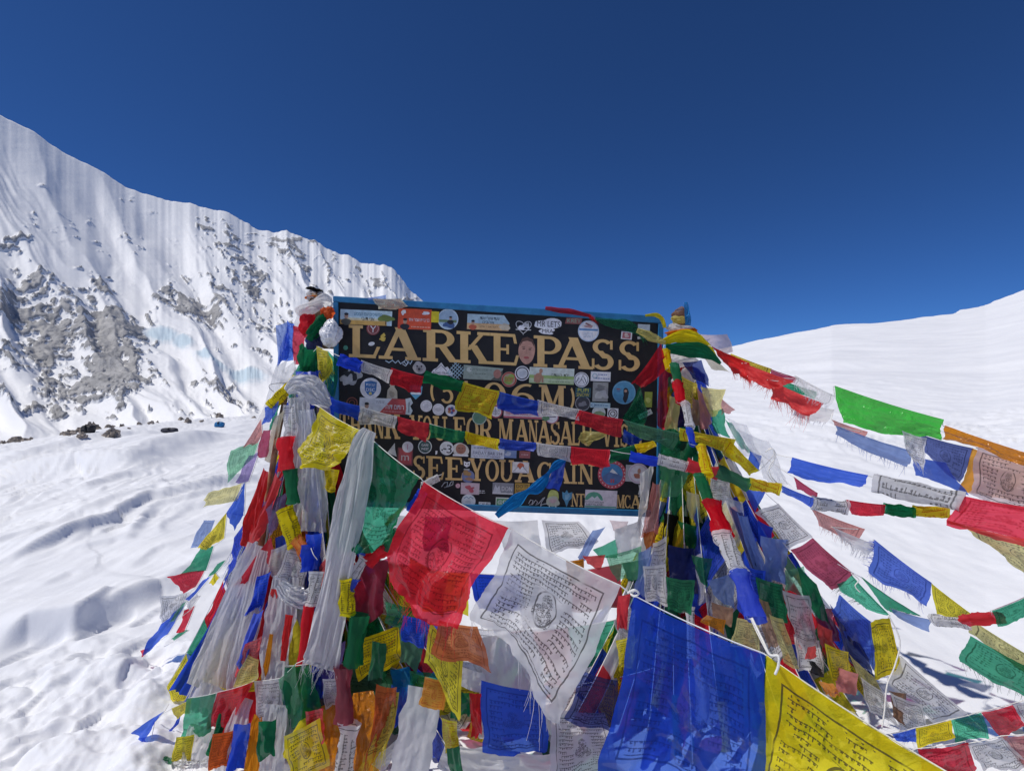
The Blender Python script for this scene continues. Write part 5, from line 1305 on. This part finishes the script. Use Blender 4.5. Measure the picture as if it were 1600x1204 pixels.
for a in [
    ('pale blue flag blown out left of the left post', 'b', 'ts', (448, 500, 460, 506, 456, 560, 433, 572), 2.62, .08),
    ('violet blue flag edge left of the pale red cloth', 'B', 'p', (431, 508, 450, 502, 452, 556, 434, 572), 2.64, .08),
    ('pale red see through cloth on the left post', 'r', 'ts', (458, 508, 480, 512, 476, 556, 460, 572), 2.58, .08),
    ('white see through cloth beside the left post top', 'w', 's', (464, 484, 484, 488, 480, 516, 460, 514), 2.60, .09),
    ('green printed flag hanging from the left post knot', 'g', 't', (476, 545, 496, 545, 492, 588, 472, 582), 2.50, .09),
    ('yellow frayed flag hanging over the left sign edge', 'y', 'tf', (495, 540, 512, 548, 524, 574, 500, 604), 2.44, .09),
    ('green cloth behind the yellow frayed flag', 'g', 'p', (512, 548, 529, 562, 524, 622, 508, 604), 2.48, .09),
    ('blue cloth falling below the yellow frayed flag', 'b', 'p', (486, 580, 500, 578, 514, 622, 498, 616), 2.44, .08),
    ('blue bunched cloth above the white knot', 'b', 'z', (462, 580, 486, 580, 484, 602, 462, 596), 2.46, .09),
    ('pale printed cloth left of the post', 'w', 's', (440, 578, 462, 562, 462, 596, 436, 604), 2.52, .08),
    ('white sheer drape left of the left post', 'W', 'sp', (432, 570, 450, 560, 424, 650, 404, 660), 2.60, .06),
    ('white printed narrow flag at the top of the left strand', 'w', 't', (443, 632, 462, 630, 464, 682, 442, 684), 2.40, .07),
    ('red long cloth hanging left of the left post', 'R', 'z', (412, 730, 420, 736, 402, 846, 373, 848), 2.42, .07),
    ('second red long cloth over the left mound', 'R', 'z', (430, 736, 441, 752, 408, 848, 380, 866), 2.38, .07),
    ('violet sheer flag over the red cloths', 'u', 'ts', (412, 784, 450, 768, 434, 826, 424, 834), 2.34, .06),
    ('blue sheer flag beside the yellow rolled flag', 'b', 'ts', (430, 840, 458, 826, 462, 850, 432, 864), 2.32, .07),
    ('red sheer printed flag pointing left on the left mound', 'r', 'ts', (424, 838, 428, 858, 418, 910, 362, 918), 2.30, .05),
    ('white printed flag folded beside the long white scarf', 'w', 't', (448, 858, 484, 862, 474, 922, 432, 902), 2.22, .08),
    ('grey white printed flag under the blue sheer one', 'W', 'ts', (424, 858, 452, 846, 446, 900, 418, 900), 2.28, .08),
    ('blue cloth below the orange tip', 'b', 'z', (478, 834, 504, 832, 496, 892, 480, 888), 2.2, .07),
    ('yellow printed flag under the large yellow flag', 'y', 't', (508, 728, 530, 734, 524, 770, 506, 764), 2.36, .08),
    ('brown gold cloth along the left post pole', 'c', 'p', (430, 650, 444, 640, 432, 720, 416, 718), 2.46, .07),
    ('dark red cloth left of the bamboo pole', 'm', 'p', (412, 672, 424, 670, 416, 716, 402, 712), 2.46, .07),
    ('blue cloth above the outer left string', 'b', 'p', (414, 636, 436, 626, 430, 652, 412, 664), 2.50, .08),
    ('dark green cloth edge beside the pole', 'g', 'p', (428, 634, 438, 632, 430, 660, 422, 672), 2.50, .06),
    ('blue cloth hanging on the left mound slope', 'b', 'z', (396, 958, 412, 952, 386, 1032, 366, 1046), 2.16, .08),
    ('olive yellow printed flag on the left mound slope', 'Y', 't', (388, 1022, 404, 1030, 402, 1062, 362, 1072), 2.12, .08),
    ('yellow printed flag below the blue dangling rolls', 'y', 'tz', (552, 1000, 626, 974, 632, 1030, 560, 1062), 2.06, .06),
    ('dark green sheet beside the large red flag', 'g', 'ts', (602, 938, 652, 950, 664, 1000, 604, 972), 2.0, .07),
    ('deep green cloth below the dark green sheet', 'g', 'z', (622, 968, 664, 990, 650, 1048, 626, 1032), 2.04, .08),
    ('dark red cloth behind the yellow roll under the green flag', 'm', 'p', (555, 880, 610, 870, 596, 960, 556, 978), 2.2, .08),
    ('red orange frayed flag in the bottom middle', 'O', 'tF', (588, 1068, 620, 1072, 612, 1150, 574, 1184), 1.98, .09),
    ('yellow frayed flag behind the red orange one', 'y', 'tF', (606, 1072, 624, 1080, 610, 1166, 572, 1190), 2.0, .08),
    ('blue cloth behind the frayed flags', 'b', 'p', (612, 1068, 638, 1072, 630, 1130, 612, 1130), 2.04, .09),
    ('teal blue fuzzy tassel cloth', 'C', 'pF', (610, 1046, 640, 1040, 648, 1072, 614, 1076), 2.0, .12),
    ('small orange printed flag above the white strip', 'o', 'm', (664, 1056, 698, 1062, 694, 1110, 655, 1100), 1.86, .06),
    ('small ochre flag in the bottom middle', 'y', 'm', (690, 1120, 714, 1126, 716, 1170, 694, 1174), 1.90, .06),
    ('dark green flag end in the bottom middle', 'g', 'z', (698, 1168, 718, 1164, 726, 1215, 704, 1215), 1.88, .08),
    ('yellow printed flag curling below the large red flag', 'y', 'tz', (673, 970, 724, 1030, 716, 1124, 662, 1026), 1.82, .07),
    ('orange printed flag between yellow and large white flags', 'O', 't', (686, 968, 746, 978, 771, 1048, 676, 1020), 1.76, .05),
    ('blue printed flag hanging flat behind the large white flag', 'b', 't', (752, 1062, 854, 1080, 853, 1176, 752, 1170), 1.96, .04),
    ('violet blue see through flag between large white and blue flags', 'n', 'ts', (908, 1046, 966, 1062, 962, 1146, 884, 1122), 1.80, .06),
    ('white printed flag with black border at the bottom middle', 'w', 'd', (858, 1104, 944, 1112, 974, 1214, 862, 1236), 1.84, .05),
    ('red cloth strip left of the flat blue flag', 'r', 'p', (734, 1080, 752, 1082, 752, 1148, 736, 1150), 1.98, .07),
    ('dark green cloth right of the curling yellow flag', 'g', 'p', (700, 1076, 738, 1082, 734, 1116, 704, 1120), 2.0, .08),
    ('crumpled white cloth left of the large white flag', 'W', 'z', (720, 1040, 758, 1052, 757, 1082, 720, 1072), 1.98, .12),
    ('dull green cloth at the bottom middle', 'g', 'ts', (640, 1046, 690, 1050, 676, 1104, 644, 1096), 2.0, .10),
    ('grey white printed flag below the sign middle', 'W', 't', (846, 812, 904, 814, 936, 846, 858, 868), 2.46, .04),
    ('pale blue edge flag below the sign', 'B', 'p', (926, 828, 946, 822, 912, 876, 900, 872), 2.42, .05),
    ('pink flag corner under the sign bottom rail', 'P', 'p', (952, 812, 982, 814, 974, 836, 960, 830), 2.50, .06),
    ('grey crumpled cloth under the sign right end', 'W', 'p', (960, 826, 1000, 812, 1000, 862, 964, 866), 2.44, .10),
    ('white frayed cloth hanging at the sign lower right corner', 'W', 'pF', (1000, 740, 1022, 720, 1008, 800, 996, 812), 2.46, .12),
    ('bright orange printed flag behind the large red flag', 'o', 't', (640, 870, 700, 900, 690, 960, 640, 930), 2.25, .05),
    ('white cloth hanging behind the large green flag', 'w', 'p', (600, 800, 646, 806, 640, 870, 604, 860), 2.35, .05),
    ('white cloth hanging behind the large red flag', 'w', 'p', (706, 806, 748, 806, 742, 858, 700, 850), 2.35, .05),
    ('yellow folded flag on the slope below the outer string', 'y', 'tz', (372, 1060, 404, 1050, 398, 1080, 362, 1086), 2.14, .1),
    ('yellow flag below the white printed bottom flag', 'y', 'tz', (444, 1148, 500, 1120, 516, 1190, 452, 1230), 1.96, .07),
    ('deep blue printed flag under the orange cloths', 'n', 'p', (474, 1052, 500, 1046, 512, 1100, 484, 1104), 2.06, .08),
    ('violet cloth behind the white scarf end', 'u', 'p', (500, 1022, 540, 1000, 530, 1080, 500, 1084), 2.1, .08),
    ]:
    loose(a[0], a[1], a[2], a[3], a[4], amp=a[5], group=lp)

string('outer left string of thin flags sloping down to the snow', 2.52, 2.92, [
    ('p', 't', 408, 654, 410, 678, 402, 692, 380, 698), ('G', 'ts', 404, 690, 396, 714, 354, 754, 360, 702, {'n': 18}), ('u', 'ts', 404, 706, 388, 752, 368, 754, 388, 712), ('Y', 'ts', 378, 754, 368, 782, 318, 792, 322, 772, {'n': 18}),
    ('b', 'p', 383, 752, 381, 804, 366, 828, 355, 800), ('y', 't', 354, 800, 350, 840, 328, 856, 308, 854), ('B', 'ts', 336, 812, 322, 850, 296, 857, 318, 812, {'nc': 1}), ('g', 'p', 334, 852, 322, 890, 280, 899, 316, 854, {'amp': .09}),
    ('r', 't', 320, 890, 306, 916, 288, 926, 264, 898), ('w', 't', 297, 924, 286, 944, 255, 976, 246, 932, {'n': 18}), ('b', 'p', 288, 945, 262, 990, 222, 1022, 250, 972), ('r', 'p', 232, 1012, 226, 1022, 222, 1028, 220, 1016)],
    pre=[(446, 600, 2.56), (430, 640, 2.54)], post=[(222, 1028, 2.95)], amp=.07, n=15)
string('second left string of small flags close to the snow', 2.56, 2.80, [
    ('g', 'p', 353, 874, 336, 896, 326, 900, 340, 880), ('y', 'p', 336, 894, 342, 902, 334, 914, 326, 910), ('b', 'p', 330, 898, 296, 938, 290, 936, 318, 906), ('w', 'p', 312, 930, 296, 952, 292, 944, 306, 928),
    ('g', 'p', 292, 938, 272, 970, 264, 972, 284, 944), ('r', 'p', 304, 946, 288, 986, 276, 988, 290, 952), ('g', 'p', 294, 984, 272, 1000, 268, 998, 286, 982)],
    pre=[(392, 800, 2.5)], post=[(255, 1010, 2.84)], amp=.09)
string('left strand of rolled red, green and yellow flags down the mound', 2.36, 1.98, [
    ('r', 'Rp', 455, 682, 455, 734, 11), ('g', 'Rp', 461, 732, 463, 786, 9), ('y', 'Rt', 452, 790, 472, 848, 13), ('o', 'Rm', 466, 838, 482, 860, 10), ('b', 'Rp', 489, 850, 486, 892, 9),
    ('w', 'Rt', 488, 892, 480, 946, 9), ('r', 'Rp', 476, 946, 466, 1040, 8), ('g', 'p', 446, 1040, 486, 1036, 500, 1108, 448, 1140, {'amp': .12, 'n': 20}), ('y', 'Rp', 478, 1106, 446, 1180, 10)], pre=[(455, 636, 2.4)])
string('middle strand of small rolls from the red flag corner to the bottom', 2.02, 1.94, [
    ('w', 'Rt', 684, 742, 658, 754, 5), ('b', 'Rp', 656, 764, 636, 796, 8), ('o', 'p', 634, 790, 604, 822, 600, 818, 624, 792), ('g', 'Rp', 618, 826, 598, 856, 10), ('r', 'Rp', 600, 850, 570, 874, 9), ('w', 'Rt', 566, 868, 544, 902, 8),
    ('b', 'Rp', 548, 900, 540, 918, 8), ('y', 'Rt', 548, 902, 552, 960, 11), ('g', 'Rp', 550, 958, 540, 1038, 13), ('m', 'Rp', 544, 1040, 548, 1128, 12), ('w', 'Rt', 537, 1126, 524, 1215, 13)], pre=[(690, 740, 2.05)])
string('low left string of green, red and white flags above the orange cloth', 2.24, 2.02, [
    ('y', 't', 268, 1106, 300, 1090, 296, 1112, 276, 1122), ('g', 'p', 292, 1090, 338, 1082, 326, 1144, 282, 1154, {'n': 18}), ('r', 't', 340, 1081, 396, 1064, 366, 1128, 325, 1138, {'n': 18}), ('w', 't', 397, 1064, 442, 1058, 440, 1124, 402, 1124, {'n': 18}), ('G', 'ts', 436, 1060, 462, 1036, 470, 1100, 450, 1130)],
    amp=.06, pre=[(240, 1120, 2.3)], post=[(490, 1022, 2.0)])
string('string of blue, yellow and green flags lying at the left foot in the snow', 2.22, 2.10, [
    ('b', 'p', 256, 1110, 240, 1128, 232, 1158, 206, 1144, {'amp': .1}), ('y', 'z', 232, 1166, 248, 1174, 240, 1204, 214, 1204, {'amp': .1}), ('g', 'z', 244, 1182, 276, 1184, 268, 1212, 238, 1212, {'amp': .1}), ('b', 'p', 222, 1172, 206, 1176, 186, 1198, 190, 1204, {'amp': .1, 'nc': 1})], pre=[(262, 1100, 2.26)])

scarf('added white cloth spread low over bright snow at the bottom middle', 'W', 'z', [(690, 1178, 40), (740, 1196, 60), (800, 1206, 70), (870, 1212, 70)], [2.0, 1.98, 1.96, 1.95], .12, 2.5, group='white cloths at the bottom middle')  # white cloth added over bright snow, turns grey only by shade
scarf('white cloth hanging behind the flat blue flag', 'W', 'z', [(790, 990, 90), (800, 1060, 100), (806, 1150, 110)], [2.2, 2.15, 2.1], .10, 2.5, group='white cloths at the bottom middle')
# scarves of the left mound
ls = 'white scarves on the left mound'
scarf('white silk scarf knotted in front of the left post', 'W', 'z', [(448, 612, 14), (462, 602, 30), (482, 606, 42), (498, 618, 34), (516, 634, 10)], 2.36, .30, 3.0, group=ls)
scarf('white silk tail hanging below the left knot', 'W', 'p', [(466, 620, 34), (470, 660, 32), (462, 720, 26), (458, 770, 22)], 2.42, .22, 3, group=ls)
scarf('long white scarf hanging in front from the yellow and green flags', 'W', 'z', [(578, 672, 22), (566, 700, 36), (554, 760, 48), (542, 820, 50), (530, 880, 48), (516, 960, 50), (503, 1024, 54), (498, 1042, 60)], [2.03, 2.0, 1.99, 1.98, 1.97, 1.96, 1.96, 1.96], .16, 3.2, seed=5, group=ls, fr=True)
scarf('long clear white drape left of the yellow flag', 'W', 'sp', [(478, 640, 26), (486, 720, 40), (490, 780, 46), (488, 830, 44)], 2.34, .12, 2.5, group=ls, mat=M['plastic'])
scarf('white sheer drape on the outer left slope', 'W', 'p', [(400, 850, 26), (374, 930, 44), (350, 1010, 54), (334, 1070, 52)], [2.36, 2.3, 2.26, 2.24], .10, 3, group=ls, fr=True)
scarf('second white sheer drape on the left slope', 'W', 'p', [(414, 860, 22), (396, 940, 30), (378, 1020, 34), (368, 1080, 32)], [2.32, 2.26, 2.2, 2.18], .12, 3, group=ls)
scarf('white scarf edge nearest the snow on the left slope', 'W', 'z', [(378, 880, 10), (352, 950, 20), (322, 1020, 24), (300, 1070, 20)], [2.4, 2.34, 2.3, 2.28], .15, 2, group=ls)
scarf('broad white scarf hanging left of the long white scarf', 'W', 'z', [(446, 900, 40), (440, 960, 46), (430, 1010, 44), (428, 1064, 40)], [2.2, 2.16, 2.14, 2.12], .14, 3, group=ls)
scarf('white silk loop between the printed flag and the long scarf', 'W', 'x', [(436, 912, 18), (456, 930, 34), (480, 934, 34), (492, 920, 20)], 2.14, .3, 3, group=ls)
scarf('white scarf falling at the lower left middle', 'W', 'p', [(432, 1100, 34), (428, 1150, 38), (422, 1220, 42)], [2.06, 2.02, 1.98], .10, 3, group=ls)
scarf('white scarf bundle left of the orange cloth', 'W', 'p', [(386, 1090, 22), (366, 1150, 32), (352, 1215, 36)], [2.14, 2.08, 2.04], .12, 3, group=ls)
scarf('white frayed scarf below the low left string', 'W', 'p', [(318, 1134, 40), (306, 1180, 48), (298, 1220, 52)], [2.18, 2.12, 2.1], .12, 3, group=ls, fr=True)
scarf('white long strip right of the frayed red orange flag', 'W', 'z', [(664, 1074, 50), (656, 1120, 54), (646, 1170, 58), (638, 1220, 64)], [1.92, 1.9, 1.88, 1.86], .06, 1.5, group=ls)
scarf('white strip slanting behind the long strip', 'W', 'p', [(624, 1160, 14), (606, 1178, 20), (590, 1200, 24)], 1.98, .2, 2, group=ls)
scarf('orange cloth falling in the lower left middle', 'o', 'x', [(520, 1090, 50), (520, 1140, 70), (516, 1220, 90)], [2.06, 2.02, 1.98], .10, 3, group='orange cloths')
scarf('second orange cloth beside the crimson roll', 'o', 'x', [(566, 1080, 30), (572, 1130, 44), (560, 1220, 60)], [2.08, 2.04, 2.0], .12, 3, group='orange cloths')
scarf('narrow orange cloth below the low left string', 'o', 'z', [(404, 1116, 16), (398, 1160, 22), (392, 1220, 26)], [2.08, 2.04, 2.0], .15, 2, group='orange cloths')
scarf('thin orange streamer on the left mound', 'o', 'z', [(424, 990, 6), (416, 1040, 9), (408, 1062, 8)], 2.12, .15, 2, group='orange cloths')
scarf('red streamer in the left mound gap', 'R', 'z', [(430, 920, 12), (424, 970, 14), (420, 1020, 10)], 2.18, .2, 2, group='red streamers')
scarf('red streamer left of the long white scarf end', 'R', 'z', [(452, 960, 12), (446, 1000, 12), (442, 1032, 8)], 2.10, .2, 2, group='red streamers')
scarf('bright blue scarf twisted from the sign down to the red flag', 'C', 'z', [(886, 716, 5), (870, 726, 13), (858, 738, 6), (849, 752, 17), (838, 762, 20), (824, 768, 9), (808, 780, 20), (792, 792, 16), (776, 806, 9)], [2.3, 2.28, 2.26, 2.24, 2.22, 2.2, 2.14, 2.08, 2.0], .30, 4.0, seed=9)
loose('sheer violet blue flag hanging beside the bright blue twist', 'b', 'ts', (866, 722, 884, 718, 876, 766, 854, 760), 2.34)
loose('crumpled olive yellow flag under the upper sign string', 'Y', 'ts', (912, 672, 952, 676, 920, 698, 902, 686), 2.38, amp=.14)
loose('small sheer blue flag left of the green flag on the sign', 'b', 'ts', (975, 670, 1004, 686, 994, 696, 972, 690), 2.42, amp=.06)
string('string with a yellow rolled flag pointing left of the white knot', 2.46, 2.5, [('y', 'Rt', 460, 588, 418, 630, 8)], pre=[(474, 580, 2.46)])
cord_thing('thin grey cord looped left of the white knot', [(478, 592, 2.44), (452, 597, 2.42), (424, 600, 2.42), (421, 606, 2.42), (428, 612, 2.42)], .0015, M['cord_dark'])
cord_thing('white cord running down the yellow flag on the right mound', [(1388, 960, 2.0), (1406, 1000, 1.98), (1398, 1040, 1.97), (1386, 1070, 1.96), (1382, 1110, 1.95), (1378, 1136, 1.94)], .0028)
cord_thing('white cord tail over the green right mound flag', [(1330, 895, 2.1), (1342, 905, 2.09), (1336, 915, 2.09), (1344, 925, 2.08)], .0022)
cord_thing('thin white cord under the orange tip on the left strand', [(486, 856, 2.14), (490, 866, 2.13), (496, 874, 2.13)], .0018)
V, F = tube([at(446, 620, 2.5), at(432, 690, 2.48), at(418, 780, 2.46), at(404, 880, 2.44), at(380, 1010, 2.42)], [.013, .014, .015, .015, .016], 10)
tag(mesh_obj('bamboo_pole', V, F, M['wood']), 'thin brown leaning pole beside the red cloths at the left post', 'pole')

# ------------------------------------------------------------------ inner strings filling the two tents and the space below the board
def fan(label, A, B, group, seed, cols='bwrgy', w=.20, drop=.19):
    rng = np.random.RandomState(seed)
    A_p = np.array(A)+rng.uniform(-.04, .04, 3); B_p = np.array(list(B)+[0.0], float) if len(B) == 2 else np.array(B, float)
    hang = len(B) == 3
    if not hang: B_p[2] = gh(B_p[0], B_p[1])+.05
    L = np.linalg.norm(B_p-A_p); n = int(L/(w*1.03)); root = empty('prayer_flag_string', tuple(map(float, B_p))); k0 = rng.randint(5); pts = []
    for i in range(n+1):
        t = i/n; p = A_p*(1-t)+B_p*t; p[2] -= (.14 if hang else .11)*4*t*(1-t); pts.append(p)
    for i in range(n):
        c = cols[(i+k0) % len(cols)]
        p0, p1 = pts[i], pts[i+1]; ax = (p1-p0)/np.linalg.norm(p1-p0)
        dn = np.array([rng.uniform(-.45, .35), rng.uniform(-.35, .25), -1.0]); dn -= ax*np.dot(dn, ax)*.75; dn /= np.linalg.norm(dn)
        if rng.rand() < .18:
            o = roll_mesh(p0, p1, .018, c, 'z' if rng.rand() < .5 else 'tz', root, int(rng.randint(9999)))
        else:
            dr = drop*rng.uniform(.6, 1.15); sw = ax*rng.uniform(-.05, .05)
            st = rng.choice(['tz', 'ts', 't', 'z', 'tzf'])
            o = flag_mesh([p0, p1, p1+dn*dr+sw, p0+dn*dr*rng.uniform(.8, 1.1)+sw], c, st, root, amp=.10, n=12, seed=int(rng.randint(99999)))
    cord_mesh(pts, .002, root)
    for ch in root.children: ch.location = -Vector(root.location)
    tag(root, label, 'prayer flags', group)
LA = at(486, 560, 2.66); RA = at(1066, 570, 2.74)
def fans(txt, A, Bs, group, seed, **k):
    od = ordx([b[0]/b[1] for b in Bs])
    for i, B in enumerate(Bs):
        fan(txt % ordn(od[i]), A, B, group, seed*100+i, **k)
fans('inner flag string of the left post, %s foot on the snow from the left', LA, [(-1.72, 2.55), (-1.5, 2.3), (-1.25, 2.1), (-.95, 2.05), (-.65, 2.1), (-1.45, 2.75), (-.8, 2.35), (-1.1, 2.35), (-1.38, 2.42), (-1.02, 2.2), (-.72, 2.22), (-1.6, 2.7), (-1.2, 2.55), (-.9, 2.5)], 'inner strings of the left post', 51)
fans('inner flag string of the right post, %s foot on the snow from the left', RA, [(.62, 2.2), (.85, 2.05), (1.1, 2.0), (1.35, 2.1), (1.6, 2.25), (.45, 2.4), (1.05, 2.35), (1.35, 2.45), (1.75, 2.5), (.75, 2.4), (.95, 2.2), (1.2, 2.25), (1.5, 2.5), (1.85, 2.75), (1.62, 2.7), (.55, 2.1), (.7, 1.98), (1.25, 1.95), (1.48, 2.2), (1.0, 2.5)], 'inner strings of the right post', 52)
fans('low flag string from the left post under the sign, %s foot from the left', at(505, 740, 2.62), [(-.55, 2.15), (-.4, 2.3), (-.25, 2.25), (-.1, 2.4), (-.45, 2.5), (-.62, 2.0), (-.2, 2.05), (.05, 2.3), (-.3, 2.4), (0., 2.15)], 'low strings of the left post', 53, w=.24, drop=.24)
fans('low flag string from the right post under the sign, %s foot from the left', at(1050, 770, 2.70), [(.15, 2.2), (.3, 2.35), (.45, 2.2), (.05, 2.45), (.5, 2.0), (.25, 2.1), (.65, 2.05), (.1, 2.0), (.38, 2.5), (.55, 2.3)], 'low strings of the right post', 54, w=.24, drop=.24)
more = [('blue flag over the left white drapes', 'b', 'tz', (402, 900, 424, 892, 410, 950, 386, 958), 2.24), ('red flag over the left white drapes', 'r', 'tz', (384, 1004, 410, 992, 400, 1046, 370, 1052), 2.16), ('green flag low on the left mound', 'g', 'z', (404, 1126, 432, 1122, 430, 1180, 402, 1184), 1.98),
    ('orange red flag low on the left mound', 'O', 'tz', (332, 1146, 366, 1140, 358, 1196, 326, 1200), 2.05), ('blue flag low on the left mound', 'b', 'z', (366, 1130, 392, 1128, 384, 1200, 354, 1204), 2.02), ('yellow flag low on the left mound', 'y', 'tz', (276, 1150, 304, 1146, 300, 1190, 268, 1196), 2.1),
    ('red flag beside the orange cloth at the bottom left', 'r', 'tz', (478, 1110, 506, 1104, 508, 1160, 482, 1166), 1.97), ('green cloth beside the crimson roll at the bottom', 'g', 'z', (582, 1000, 604, 1004, 600, 1062, 576, 1060), 2.0),
    ('white printed flag glimpsed left of the crimson roll', 'w', 'tz', (504, 1060, 536, 1056, 534, 1100, 508, 1106), 2.0), ('blue flag beneath the large red flag corner', 'b', 'tz', (630, 960, 668, 966, 662, 1010, 626, 1000), 1.98),
    ('yellow crumpled flag right of the large white flag', 'y', 'tz', (962, 1000, 992, 990, 990, 1040, 966, 1044), 1.9), ('white crumpled printed flag right of the large white flag', 'w', 't', (958, 968, 992, 950, 988, 1010, 966, 1000), 1.95), ('red crumpled strip right of the large white flag', 'r', 'z', (966, 930, 986, 926, 978, 980, 962, 984), 1.9),
    ('green cloth behind the top edge of the large blue flag', 'g', 'tz', (1040, 900, 1086, 906, 1080, 960, 1044, 950), 2.0), ('white flag behind the top edge of the large blue flag', 'w', 't', (1004, 884, 1040, 880, 1042, 946, 1008, 938), 2.1), ('navy cloth in the dark gap of the right mound', 'n', 'z', (1044, 850, 1084, 856, 1090, 930, 1046, 920), 2.3),
    ('black sheet standing in for shade deep in the right mound', 'k', 'z', (1036, 800, 1090, 806, 1096, 900, 1040, 890), 2.5), ('blue cloth deep below the plastic sheet', 'b', 'tz', (1150, 880, 1196, 890, 1192, 960, 1150, 950), 2.2), ('white flag low on the right mound', 'w', 'tz', (1240, 990, 1280, 1000, 1286, 1050, 1246, 1046), 2.1), ('green flag low on the right mound', 'g', 'tz', (1180, 900, 1222, 912, 1226, 970, 1186, 960), 2.12),  # the black sheet stands in for the dark shade inside the mound
    ('red printed flag low on the right mound', 'r', 'tz', (1220, 950, 1252, 960, 1250, 1010, 1224, 1004), 2.14), ('grey white cloth under the sign middle', 'W', 'p', (770, 812, 840, 812, 846, 880, 790, 870), 2.48), ('blue printed flag under the sign left', 'b', 'tz', (664, 806, 706, 806, 700, 862, 660, 858), 2.45), ('orange printed flag under the sign right half', 'o', 'tz', (884, 876, 912, 872, 916, 910, 888, 914), 2.36)]
for a in more: loose(a[0], a[1], a[2], a[3], a[4], amp=.10, group='filling flags of the mounds')
fan('upper flag string hung between the posts below the sign', at(500, 850, 2.5), tuple(at(1050, 860, 2.55)), 'strings hung below the sign', 5501, w=.24, drop=.26)
fan('middle flag string hung between the posts below the sign', at(520, 930, 2.42), tuple(at(1060, 940, 2.48)), 'strings hung below the sign', 5502, w=.26, drop=.28)
fan('lowest flag string hung between the mounds below the sign', at(560, 1010, 2.28), tuple(at(1060, 1030, 2.34)), 'strings hung below the sign', 5503, w=.25, drop=.26)

# inner drapes added to close gaps in the two tents and block sun
def drape(label, A, B, wa, wb, c, st, seed, group):
    A = np.array(A); B = np.array([B[0], B[1], gh(B[0], B[1])+.04]); n = 9; nx = 22
    rng = np.random.RandomState(seed); V = []; uv = []
    side = np.cross(B-A, [0, -1, .15]); side /= np.linalg.norm(side); dep = np.cross(side, B-A); dep /= np.linalg.norm(dep)
    for i in range(n*3):
        t = i/(n*3-1); p = A*(1-t)+B*t+np.array([0, 0, -.10*4*t*(1-t)]); w = wa*(1-t)+wb*t
        u = np.linspace(-.5, .5, nx)
        f = 1.4*np.abs(fbm(u*4+seed, np.full(nx, t*1.5+seed), seed, 3))+.4*noise(u*2+seed, np.full(nx, t*3), seed+2)
        for j in range(nx):
            V.append(p+side*w*(u[j]+.08*math.sin(5*t+seed))+dep*(f[j]*.22*w)); uv.append((u[j]+.5, 1-t))
    o = mesh_obj('ceremonial_scarf', clampg(V), grid_faces(nx, n*3), cloth(c, st), None, uv=uv)  # added opaque filler, casts shade towards the middle
    tag(o, label, 'scarf', group)
LD = [(-1.55, 2.5, 'b'), (-1.42, 2.38, 'W'), (-1.2, 2.25, 'r'), (-1.0, 2.2, 'W'), (-.82, 2.22, 'b'), (-.62, 2.3, 'g'), (-.45, 2.38, 'r'), (-1.3, 2.6, 'y')]
for i, (x, y, c) in enumerate(LD):
    drape('added inner %s scarf of the left post, %s from the left' % ({'W': 'white', 'b': 'blue', 'r': 'red', 'g': 'green', 'y': 'yellow'}[c], ordn(ordx([q[0]/q[1] for q in LD])[i])), LA-np.array([0, .02, .15]), (x, y), .06, .20, c, 'z', 700+i, 'added inner scarves of the left post')
RD_ = [(.5, 2.45, 'W'), (.7, 2.3, 'b'), (.9, 2.22, 'W'), (1.12, 2.2, 'g'), (1.35, 2.3, 'W'), (1.55, 2.45, 'r'), (1.3, 2.6, 'n')]
for i, (x, y, c) in enumerate(RD_):
    drape('added inner %s scarf of the right post, %s from the left' % ({'W': 'white', 'b': 'blue', 'r': 'red', 'g': 'green', 'n': 'navy'}[c], ordn(ordx([q[0]/q[1] for q in RD_])[i])), RA-np.array([0, .02, .2]), (x, y), .06, .24, c, 'z', 740+i, 'added inner scarves of the right post')
